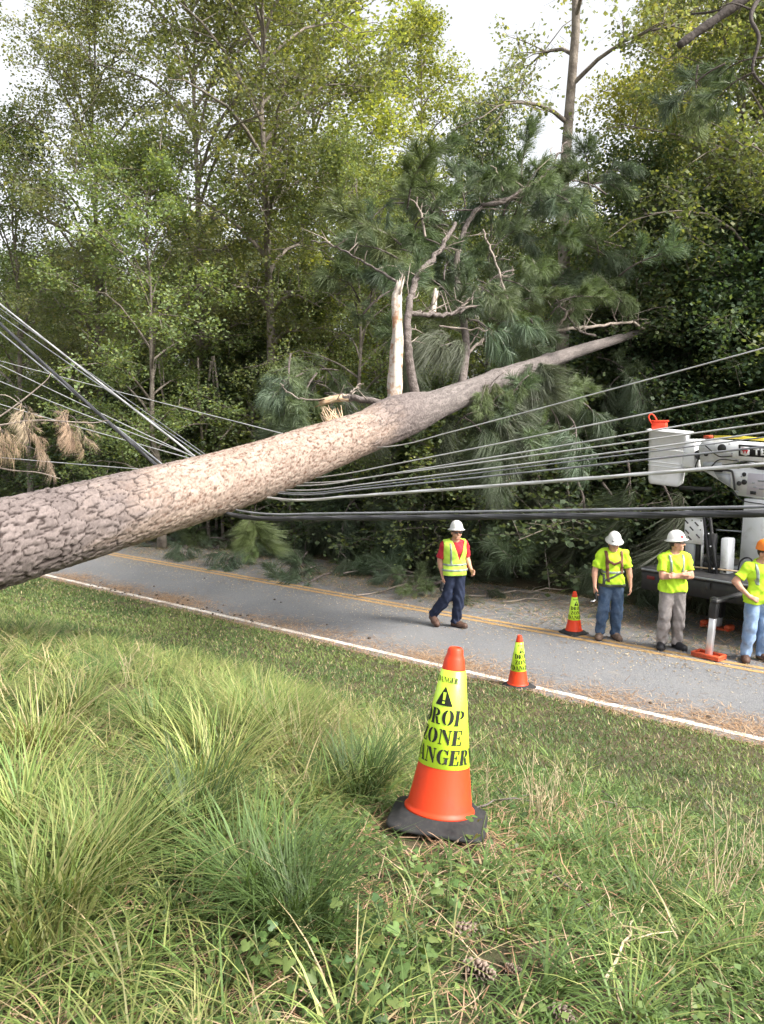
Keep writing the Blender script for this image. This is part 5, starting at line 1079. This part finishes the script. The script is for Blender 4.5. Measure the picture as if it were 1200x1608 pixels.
c2 = on_z(813, 1079); traffic_cone('drop zone cone standing on the white edge line', (c2[0], c2[1], .006), (0, R(1), 0), R(24))
c3 = on_z(901, 994); traffic_cone('farthest drop zone cone beside the harnessed worker', (c3[0], c3[1], .006), (0, 0, 0), R(14))
# ------------------------------------------------------------------ litter on the far lane and road
rng = np.random.default_rng(404)
for i in range(78):
    s = -21.5 + 15.5 * rng.random(); n = 13.2 + 2.6 * rng.random() ** .8
    if s > -8.2: n = 15.0 + 1.6 * rng.random()
    p = SN(s, n); sc = .9 + .9 * rng.random(); hgt = .12 + (n - 13) * .28 * rng.random()
    o = thing('fallen_bough', 'torn pine bough in the green heap on the far lane', 'pine bough', (p[0], p[1], hgt), 0, 'pine boughs heaped on the far lane')
    o.rotation_euler = (rng.normal() * .4, .25 + rng.normal() * .35, rng.random() * 6.28); o.scale = (sc,) * 3
    st, nd = (BOUGHS + HANG[1:])[int(rng.integers(6))]; add('stem', st, o); add('needles', nd, o)
for i in range(26):                                                     # boughs hanging like a curtain behind the cables
    s = -16 + 11.5 * (i + rng.random()) / 26; n = 15.0 + 1.0 * rng.random(); p = SN(s, n, 1.0 + 1.9 * rng.random())
    o = thing('hanging_bough', 'drooping bough in the dark curtain under the fallen trunk', 'pine bough', p, 0, 'boughs hanging behind the cables')
    o.rotation_euler = (rng.normal() * .3, R(70) + rng.normal() * .25, rng.random() * 6.28); o.scale = (1.3 + .8 * rng.random(),) * 3
    st, nd = HANG[1 + i % 2]; add('stem', st, o); add('needles', nd, o)
sprig = thing('pine_sprig', 'bushy green pine sprig lying by the yellow line left of the walking worker', 'pine sprig', on_z(655, 935))
for k in range(5): st, nd = BOUGHS[3 if k % 2 else 1]; a = add('twig', st, sprig, loc=(.1 * rng.normal(), .1 * rng.normal(), .12), rot=(rng.normal() * .4, -.5 + rng.normal() * .4, k * 1.25)); a.scale = (.55,) * 3; add('needles', nd, a)
def stick(px0, py0, px1, py1, r, lab, m=None, lift=.02, z=None):
    a, b = (on_ground(px0, py0), on_ground(px1, py1)) if z is None else (on_z(px0, py0, z), on_z(px1, py1, z)); L = np.linalg.norm(b - a); t = np.linspace(0, 1, 8)[:, None]
    c = a + (b - a) * t + rng.normal(size=(8, 3)) * .02 * L * np.sin(t * 3.1); c[:, 2] = [max(q[2], tz(q[0], q[1]) + lift, lift) for q in c]
    mb = MB(); mb.tube(c, np.linspace(r, r * .45, 8), 6)
    if L > .5:
        for f in (.45, .7): i = int(f * 7); d = np.cross(b - a, (0, 0, 1)); d = d / np.linalg.norm(d) * (1 if f < .5 else -1); mb.tube(np.array([c[i], c[i] + d * L * .12 + (b - a) * .1 + (0, 0, .03), c[i] + d * L * .2 + (b - a) * .24 + (0, 0, .02)]), [r * .5, r * .4, r * .25], 5)
    return tag(add('fallen_stick', mb.mesh('fallen_stick', m or bark_grey, True)), lab, 'stick')
stick(560, 935, 690, 905, .018, 'bare stick lying on the far lane left of the walking worker', z=.05)
stick(735, 935, 900, 925, .022, 'long bare branch lying behind the walking worker', z=.06)
stick(790, 945, 870, 940, .014, 'short bare stick near the yellow line right of the walking worker', z=.04)
stick(540, 900, 680, 880, .02, 'grey stick half buried in the heap on the far lane', z=.12)
stick(690, 1548, 1012, 1432, .006, 'pale dry stalk lying in the grass at lower right', wood_raw, .06) if False else None
stick(948, 1560, 1010, 1440, .006, 'pale curved dry stalk standing in the grass at lower right', mat('straw_stalk', (.50, .42, .28), .8), .04)
stick(730, 1284, 830, 1262, .007, 'dark twig in the grass right of the near cone', bark_limb, .05)
stick(945, 1255, 990, 1300, .006, 'dark forked twig in the grass right of the near cone, farther right', bark_limb, .05)
stick(860, 1375, 930, 1440, .007, 'short brown stick in the grass below the near cone', bark_limb, .03)
# scattered straw, needles, chips: nobody could count them
def straw(name, n, fs, fn, z, L, w, cols, lab, cat, lift=.012):
    s = fs(n); nn = fn(n); x = U[0] * s + N[0] * nn; y = U[1] * s + N[1] * nn; zz = np.maximum(terrain(x, y), 0.0) if z is None else np.full(n, z)
    a = rng.random(n) * math.pi; l = L * (.5 + rng.random(n)); d = np.stack([np.cos(a), np.sin(a), .12 * rng.normal(size=n)], 1); o = np.stack([x, y, zz + .004 + lift * rng.random(n)], 1)
    sd = np.cross(d, (0, 0, 1.0)); sd /= np.linalg.norm(sd, axis=1)[:, None]; e = o + d * l[:, None]; e[:, 2] = np.maximum(e[:, 2], zz + .005); m = (o + e) / 2 + np.stack([0 * x, 0 * x, .25 * lift * rng.random(n)], 1) + sd * (l * .08 * rng.normal(size=n))[:, None]
    w_ = (w * (.6 + .8 * rng.random(n)))[:, None] if np.isscalar(w) else w
    V = np.stack([o - sd * w_ / 2, o + sd * w_ / 2, m + sd * w_ / 2, e, m - sd * w_ / 2], 1).reshape(-1, 3); b = np.arange(n)[:, None] * 5
    c = np.array(cols)[rng.integers(len(cols), size=n)] * (.7 + .6 * rng.random((n, 1)))
    ob = add(name, mesh_np(name, V, [b + np.array([[0, 1, 2, 4]]), b + np.array([[4, 2, 3]])], dry_needle_m, False, {'tint': np.repeat(c, 5, 0)})); return tag(ob, lab, cat, kind='stuff')
BR = [(.34, .22, .13), (.42, .29, .18), (.26, .16, .09), (.48, .36, .24)]; GR = [(.10, .14, .05), (.16, .18, .06), (.07, .10, .05)]
def clump_s(n, lo, hi, k, sg): c = lo + (hi - lo) * rng.random(k); return c[rng.integers(k, size=n)] + sg * rng.normal(size=n)
straw('pine_straw', 12000, lambda n: clump_s(n, -18, 2, 70, .35), lambda n: 9.47 + .30 * np.abs(rng.normal(size=n)) * (rng.random(n) < .75) + .07 * rng.normal(size=n), 0.0, .13, .005, BR, 'brown pine straw washed along the white edge line', 'pine straw')
straw('pine_straw', 9000, lambda n: -24 + 27 * rng.random(n), lambda n: 9.18 + .12 * rng.normal(size=n), None, .12, .005, BR, 'dry straw along the edge of the grass verge', 'pine straw')
straw('pine_litter', 22000, lambda n: clump_s(n, -23, 0, 160, .5), lambda n: 12.35 + 2.6 * rng.random(n) ** .8 + .1 * rng.normal(size=n), 0.0, .15, .008, BR + GR, 'pine needles and bark covering the far lane', 'litter', .05)
straw('bark_crumbs', 5000, lambda n: clump_s(n, -20, 1, 60, .6), lambda n: 11.9 + .45 * rng.normal(size=n), 0.0, .035, .014, BR + [(.6, .5, .36)], 'crumbs of bark and wood around the yellow centre lines', 'bark crumbs')
straw('wood_chips', 2600, lambda n: -18 + 19 * rng.random(n), lambda n: 9.4 + 3.2 * rng.random(n), 0.0, .028, .010, BR + [(.62, .55, .44), (.2, .2, .2)], 'small chips and leaf scraps sprinkled over the road', 'wood chips')
straw('pine_straw', 6000, lambda n: clump_s(n, -4.2, 1.0, 40, .22), lambda n: .8 + 3.4 * rng.random(n), None, .17, .0032, BR, 'brown pine straw lying between the grass blades', 'pine straw', .02)
def lumps(name, pts, r, m, lab):
    mb = MB()
    for (x, y, z, k) in pts:
        mb.lathe(np.array([(.001, -.3), (.7, -.25), (1.0, .1), (.75, .5), (.3, .75), (.001, .8)]) * r * k, 6, (x, y, z + r * k * .25), 1 + .4 * rng.random(), .8 + .4 * rng.random(), rot=rotz(rng.random() * 6))
    return tag(add(name, mb.mesh(name, m)), lab, 'bark lumps', kind='stuff')
pts = [(*SN(-10 - 6 * rng.random() if k < 40 else -16 + 16 * rng.random(), 9.3 + abs(rng.normal()) * (.22 if k < 40 else 1.1), 0), .5 + .9 * rng.random()) for k in range(52)]
lumps('bark_lumps', pts, .024, mat('dark_bark_lump', (.07, .055, .045), .95), 'dark bark lumps and cones scattered along the white line')
# ------------------------------------------------------------------ grass bank
grass_m = leaf_mat('grass_blades', trans=.28, rough=.5, spec=.3, objvar=0, tcol=(1.25, 1.15, .6))
def blades(root, L, az, lean, droop, w, colr, seg):
    n = len(L); t = np.linspace(0, 1, seg + 1); h = np.stack([np.cos(az), np.sin(az)], 1); sd = np.stack([-h[:, 1], h[:, 0], 0 * az], 1)
    hor = (lean[:, None] * t + droop[:, None] * t ** 2) ; ver = t * np.sqrt(np.maximum(.05, 1 - lean[:, None] ** 2 * .8)) - .62 * droop[:, None] * t ** 2.2
    px_ = root[:, None, 0] + h[:, :1] * hor * L[:, None]; py_ = root[:, None, 1] + h[:, 1:] * hor * L[:, None]; pz_ = root[:, None, 2] + np.maximum(ver, .02 * t) * L[:, None]
    c = np.stack([px_, py_, pz_], -1); ww = (w[:, None] * np.minimum(1, 1.25 * (1 - t) ** .6))[:, :, None] * .5
    A = c - sd[:, None] * ww; B = c + sd[:, None] * ww; V = np.concatenate([A[:, :-1], B[:, :-1], c[:, -1:]], 1); k = 2 * seg + 1; b = np.arange(n)[:, None] * k
    q = np.concatenate([b + np.array([[i, i + 1, seg + i + 1, seg + i]]) for i in range(seg - 1)]) if seg > 1 else np.zeros((0, 4), int); tr = b + np.array([[seg - 1, 2 * seg, 2 * seg - 1]])
    return V.reshape(-1, 3), q, tr, np.repeat(colr, k, 0)
def lawn(name, lab, root, L, az, lean, droop, w, colr, seg):
    V, q, t, c = blades(root, L, az, lean, droop, w, colr, seg); o = add(name, mesh_np(name, V, [q, t], grass_m, False, {'tint': c})); return tag(o, lab, 'grass', kind='stuff')
PAL = np.array([(.095, .165, .045), (.145, .215, .06), (.070, .122, .036), (.215, .26, .085), (.25, .26, .11), (.40, .34, .20), (.08, .135, .048)]) * np.array([[1.10, 1.03, 1.04]])
def ground_z(x, y): return terrain(x, y) - .01
def view_pts(n, d0, d1, wid=.56):
    d = np.sqrt(d0 ** 2 + (d1 ** 2 - d0 ** 2) * rng.random(n)); x = (2 * rng.random(n) - 1) * (wid * d + .3); return x, d
conexy = np.array([c1[0], c1[1]])
def keep_off_cone(x, y, r): return np.hypot(x - conexy[0], y - conexy[1]) > r
def patch(x, y, sc, seed): return fbm(x * sc, y * sc, 0, seed, 3)
def nn_of(x, y): return x * N[0] + y * N[1]
# mown verge
x, y = view_pts(210000, 3.2, 18); n_ = nn_of(x, y); lim = 9.17 + .12 * (patch(x, y, 2.5, 71) - .5) * 2 + .06 * rng.normal(size=len(x)); bare = patch(x, y, 1.6, 72) + .25 * rng.random(len(x))
m = (n_ < lim) & (n_ > 3.3) & (bare > .34) & keep_off_cone(x, y + .05, .29); x, y, n_ = x[m], y[m], n_[m]; k = len(x); pz = patch(x, y, .9, 73); far = np.clip((y - 4) / 10, 0, 1)
ci = np.where(rng.random(k) < .07, 5, np.where(pz + .3 * (rng.random(k) - .5) > .55, 1, np.where(rng.random(k) < .5, 2, 0))); ci = np.where((rng.random(k) < .08), 4, ci)
cc = PAL[ci] * (.75 + .5 * rng.random((k, 1))) * np.array([[.88, .88, .9]])
lawn('mown_grass', 'short mown grass on the verge beside the road', np.stack([x, y, ground_z(x, y)], 1), (.032 + .045 * rng.random(k)) * (1 + .7 * np.clip((6.3 - n_) / 2, 0, 1)), rng.random(k) * 6.28, .3 + .6 * rng.random(k), .5 * rng.random(k), (.005 + .004 * rng.random(k)) * (1 + 1.3 * far), cc, 2)
pcx, pcy = on_ground(752, 1520)[:2]
# short mixed grass of the near right
x, y = view_pts(72000, 1.15, 5.2); n_ = nn_of(x, y); bare = patch(x, y, 2.3, 81) + .35 * rng.random(len(x)); m = (n_ < 4.6) & (bare > .48) & keep_off_cone(x, y + .05, .29); m &= np.hypot(x - pcx, y - pcy) > .10; x, y = x[m], y[m]; k = len(x)
pz = patch(x, y, 1.5, 82); ci = np.where(pz > .52, 0, 2); ci = np.where(rng.random(k) < .22, 1, ci); ci = np.where(rng.random(k) < .035, 5, ci); ci = np.where(rng.random(k) < .12, 6, ci)
lawn('bank_grass', 'ankle high green grass on the near bank', np.stack([x, y, ground_z(x, y)], 1), .035 + .085 * rng.random(k) ** 1.5, rng.random(k) * 6.28, .35 + .55 * rng.random(k), .3 + .6 * rng.random(k), .0045 + .0045 * rng.random(k), PAL[ci] * (.75 + .55 * rng.random((k, 1))), 3)
# tufts
def tufts(name, lab, cen, nb, Lr, colsets, spread=.05, w=(.003, .003), lean=(.15, .5), droop=(.3, .7), wind=None, seg=4):
    R_, L_, A_, LE, DR, W_, C_ = [], [], [], [], [], [], []
    for (cx, cy, sc, ci) in cen:
        k = int(nb * (.6 + .8 * rng.random())); a = rng.random(k) * 6.28; rr = spread * sc * np.sqrt(rng.random(k)); xx = cx + rr * np.cos(a); yy = cy + rr * np.sin(a); wa = wind[0] + wind[1] * rng.normal() if wind else None
        az = a + rng.normal(size=k) * .6
        if wa is not None: az = wa + rng.normal(size=k) * .55
        R_.append(np.stack([xx, yy, ground_z(xx, yy)], 1)); L_.append(sc * (Lr[0] + (Lr[1] - Lr[0]) * rng.random(k))); A_.append(az); LE.append(lean[0] + (lean[1] - lean[0]) * rng.random(k)); DR.append(droop[0] + (droop[1] - droop[0]) * rng.random(k)); W_.append((w[0] + w[1] * rng.random(k)) * sc ** .5)
        pal = PAL[np.array(colsets[ci])[rng.integers(len(colsets[ci]), size=k)]]; C_.append(pal * (.75 + .5 * rng.random((k, 1))) * (.62 + .75 * rng.random()))
    cat = np.concatenate; return lawn(name, lab, cat(R_), cat(L_), cat(A_), cat(LE), cat(DR), cat(W_), cat(C_), seg)
SETS2 = [[0, 1, 2], [0, 1, 3], [2, 0, 6], [1, 3, 5], [0, 6, 1]]
SETS = [[0, 1, 3], [3, 1, 4], [2, 0, 6], [4, 5, 3], [1, 3, 3, 5]]
x, y = view_pts(1450, 1.25, 9.0); n_ = nn_of(x, y); s_ = x * U[0] + y * U[1]
edge = 4.55 - 1.1 * np.clip((x + .2) / 1.2, -1.2, 1.6); pv = patch(x, y, 1.1, 91); m = (n_ < edge) & (x < .0 + .10 * y * (pv - .3)) & keep_off_cone(x, y + .14, .5) & (pv > .26); x, y, pv = x[m], y[m], pv[m]
tuft_cols = np.where(pv > .58, 1, np.where(pv > .47, 0, np.where(pv > .38, 4, 2)))
tufts('long_grass', 'long pale green grass flopped over the left of the bank', [(a, b, .62 + .5 * rng.random(), c) for a, b, c in zip(x, y, tuft_cols)], 46, (.10, .31), SETS, .085, w=(.0042, .004), lean=(.1, .75), droop=(.3, 1.0))
big = []
for (px_, py_, sc, c) in ((420, 1165, 1.30, 0), (395, 1150, 1.1, 1), (455, 1185, 1.2, 1), (350, 1190, 1.1, 0), (480, 1210, 1.1, 3), (560, 1250, .95, 2), (585, 1235, .85, 2), (330, 1240, 1.1, 1), (300, 1310, 1.1, 2), (120, 1130, 1.0, 1), (60, 1180, 1.1, 4), (30, 1300, 1.15, 0), (120, 1420, 1.1, 0), (50, 1480, 1.1, 1), (180, 1360, 1.0, 1), (450, 1440, .9, 2), (480, 1480, .8, 2), (400, 1400, .9, 2), (250, 1160, 1.0, 0), (400, 1090, .6, 6 - 4)):
    g = on_ground(px_, py_); big.append((g[0], g[1], sc * .82, c))
tufts('grass_clump', 'tall arching grass clumps standing left of the near cone', big, 210, (.35, .62), SETS, .15, (.004, .004), (.1, .5), (.25, .7), seg=5)
bl = [(*on_ground(px_, py_)[:2], sc, 2) for (px_, py_, sc) in ((560, 1245, .8), (590, 1260, .7), (440, 1450, .8), (480, 1440, .9), (500, 1500, .7), (400, 1480, .7), (250, 1130, .7), (870, 1340, .6), (930, 1330, .6), (850, 1560, .7), (905, 1540, .6), (660, 1500, .5), (1010, 1420, .6), (760, 1380, .5))]
tufts('broad_grass', 'clumps of broad dark green grass blades on the bank', bl, 34, (.22, .42), SETS, .07, (.007, .005), (.2, .6), (.4, .9), seg=5)
rt = [(*on_ground(600 + 600 * rng.random(), 1180 + 420 * rng.random())[:2], .4 + .45 * rng.random(), int(rng.integers(5))) for _ in range(110)]; rt = [t for t in rt if np.hypot(t[0] - conexy[0], t[1] - conexy[1] + .12) > .42 and np.hypot(t[0] - pcx, t[1] - pcy + .1) > .3]
tufts('mixed_grass', 'small mixed grass tufts on the right of the bank', rt, 30, (.12, .34), SETS2, .08, (.004, .004), (.2, .7), (.4, .9))
# low broad-leaved ground cover between the blades
x, y = view_pts(34000, 1.15, 5.5); pv = patch(x, y, 2.6, 101); m = (nn_of(x, y) < 5.2) & (pv + .25 * (rng.random(len(x)) - .5) > .5 - .07 * np.clip(x, -1, 1)) & keep_off_cone(x, y + .05, .28); x, y = x[m], y[m]
V, q, c = leaves_np(rng, np.stack([x, y, ground_z(x, y) + .015 + .05 * rng.random(len(x))], 1), .024, (.095, .15, .05), .7, 1.3)
tag(add('low_weeds', mesh_np('low_weeds', V, [q], grass_m, False, {'tint': c})), 'small broad leaved ground cover between the grass blades', 'ground cover', kind='stuff')
# single bent and dead blades lying through the tufts
x, y = view_pts(7000, 1.2, 7.5); n_ = nn_of(x, y); pv = patch(x, y, 1.4, 97); m = (n_ < 5.0) & (x < .25 + .2 * y * (pv - .3)) & keep_off_cone(x, y + .1, .5); x, y = x[m], y[m]; k = len(x)
ci = np.array([5, 4, 3, 3, 1, 0])[rng.integers(6, size=k)]
lawn('dead_thatch', 'dead and bent single blades tangled through the long grass', np.stack([x, y, ground_z(x, y) + .10 * rng.random(k)], 1), .10 + .22 * rng.random(k), rng.random(k) * 6.28, .3 + .7 * rng.random(k), .2 + .7 * rng.random(k), .003 + .003 * rng.random(k), PAL[ci] * (.7 + .5 * rng.random((k, 1))), 4)
# dry weeds: bundles of bleached stalks
straw_m = mat('bleached_stalk', (.50, .42, .27), .85, noise=(20, (.36, .29, .18), .4, .7))
dry = [(850, 1290, .42, 16, 'bleached dry weed clump right of the near cone'), (890, 1265, .34, 10, 'thin dry weed beside the larger bleached clump'), (1120, 1420, .46, 14, 'tall bleached dry weed near the right edge'), (1165, 1370, .42, 10, 'pale dry stalks standing at the right edge'), (1030, 1400, .36, 8, 'sparse dry stalks left of the tall bleached weed'), (745, 1260, .30, 4, 'two lone stalks rising behind the near cone'), (590, 1170, .34, 5, 'thin dry stalks left of the near cone'), (985, 1330, .28, 6, 'short dry weed in the middle of the right bank'), (200, 1080, .36, 6, 'dry seed stalks at the top of the long grass')]
for (px_, py_, h_, cnt, lab) in dry:
    h_ *= .78
    g = on_ground(px_, py_); root = thing('dry_weed', lab, 'weed', g, 0, 'dry weeds on the bank')
    for k in range(cnt):
        a = rng.random() * 6.28; l = h_ * (.6 + .7 * rng.random()); o = np.array([.05 * rng.normal(), .05 * rng.normal(), -.01]); e = o + np.array([.32 * l * math.cos(a) + .1 * l, .32 * l * math.sin(a), l]); m_ = (o + e) / 2 + .05 * l * rng.normal(size=3)
        mb = MB(); cv = spline(np.array([o, m_, e]), 4); mb.tube(cv, np.linspace(.0026, .0012, len(cv)), 5)
        for j in range(3): f = .5 + .45 * rng.random(); i = int(f * (len(cv) - 1)); d = rng.normal(size=3) * .5; d[2] = abs(d[2]) + .5; mb.tube(np.array([cv[i], cv[i] + d * l * .14]), [.0014, .0009], 4)
        add('stalk', mb.mesh('stalk', straw_m, True), root)
# broad-leaved weeds
weed_m = leaf_mat('weed_leaves', trans=.35, rough=.45, spec=.35, objvar=.2, tcol=(1.2, 1.15, .5))
def lobed(rg, s):
    a = np.linspace(-2.7, 2.7, 15); r = s * (.55 + .45 * np.abs(np.cos(a * 1.5)) ** 1.3 * (1.1 - .12 * np.abs(a))); V = np.stack([r * np.cos(a) + s * .25, r * np.sin(a), -.18 * s * (np.abs(np.sin(a)) ** 2) - .10 * (r * np.cos(a) / s) ** 2 * s], 1)
    return np.concatenate([[(0.12 * s, 0, .03 * s)], V]), np.stack([np.zeros(14, int), np.arange(1, 15), np.arange(2, 16)], 1)
wl = [(560, 1560, 'leafy lobed weed at the bottom middle'), (600, 1500, 'lobed weed with large leaves left of the pine cones'), (650, 1545, 'lobed weed just left of the largest pine cone'), (520, 1440, 'small weed with yellow leaves in the dark grass'), (470, 1570, 'upright leafy weed at the bottom left of middle'), (700, 1440, 'small yellowish weed above the pine cones'), (760, 1340, 'low leafy weed below the near cone'), (820, 1310, 'bright leafy weed right of the near cone base'), (600, 1600, 'large leaved weed cut by the bottom edge'), (545, 1480, 'spreading weed in the shade of the dark grass'), (640, 1400, 'low weed left below the near cone'), (400, 1540, 'pale leaved weed in the long grass at the bottom')]
for (px_, py_, lab) in wl:
    g = on_ground(px_, py_); root = thing('leafy_weed', lab, 'weed', g, rng.random() * 6.28, 'broad leaved weeds on the bank'); tall = .10 + .12 * rng.random()
    mb = MB(); mb.tube(np.array([(0, 0, -.01), (.01, 0, tall * .5), (.0, .02, tall)]), [.0035, .003, .002], 5); add('stem', mb.mesh('stem', mat('weed_stem', (.10, .13, .05), .7), True), root)
    for k in range(14):
        V, T = lobed(rng, .012 + .016 * rng.random()); a = k * 2.4 + rng.random(); rm = rotz(a) @ np.array(Euler((rng.normal() * .3, .25 + .3 * rng.normal(), 0)).to_matrix()); h = tall * (.2 + .8 * k / 14); V = V @ rm.T + rotz(a) @ v3(.03 + .03 * rng.random(), 0, 0) + v3(0, 0, h)
        c = np.array([(.10, .17, .05), (.13, .20, .06), (.15, .20, .06), (.08, .14, .055)][int(rng.integers(4))]) * (.8 + .4 * rng.random()); add('leaf', mesh_np('leaf', V, [T], weed_m, True, {'tint': np.tile(c, (len(V), 1))}), root)
# pine cones in the grass
scale_m = mat('pine_cone_scale', (.15, .10, .075), .8, noise=(60, (.30, .24, .20), .45, .7)); core_m = mat('pine_cone_core', (.05, .035, .025), .9)
def scale_mesh():
    V = np.array([(0, -.004, 0), (0, .004, 0), (.020, .009, .002), (.020, -.009, .002), (.027, 0, .004), (.018, 0, .008), (.002, 0, .003)]); return mesh_np('scale', V, [np.array([[0, 6, 1]]), np.array([[0, 3, 5, 6], [1, 6, 5, 2]]), np.array([[3, 4, 5], [2, 5, 4], [0, 1, 2]]), np.array([[0, 2, 3], [2, 4, 3]])], scale_m)
SCALE = scale_mesh()
for (px_, py_, sz, rx, rz_, lab) in ((745, 1528, 1.15, 65, 40, 'largest pine cone in the grass at the bottom'), (718, 1468, .95, 75, 100, 'pine cone half hidden above the largest one'), (802, 1530, .6, 80, 60, 'small pine cone just right of the largest one'), (880, 1598, .9, 70, 20, 'pine cone at the very bottom edge')):
    g = on_ground(px_, py_); root = thing('pine_cone', lab, 'pine cone', (g[0], g[1], g[2] + .008), 0, 'pine cones in the grass'); root.rotation_euler = (R(rx), 0, R(rz_)); root.scale = (sz,) * 3
    mb = MB(); mb.lathe([(.004, -.045), (.020, -.03), (.021, -.01), (.014, .03), (.003, .052)], 10); add('core', mb.mesh('core', core_m, True), root)
    for k in range(64):
        f = k / 63; z = -.045 + .098 * f; r = .020 * math.sin(math.pi * min(1, .25 + .72 * f)); a = k * 2.39996
        o = add('scale', SCALE, root, loc=(r * .6 * math.cos(a), r * .6 * math.sin(a), z), rot=(0, R(-25 - 35 * f), a)); o.scale = (.75 + .5 * math.sin(math.pi * min(1, .3 + .6 * f)),) * 3
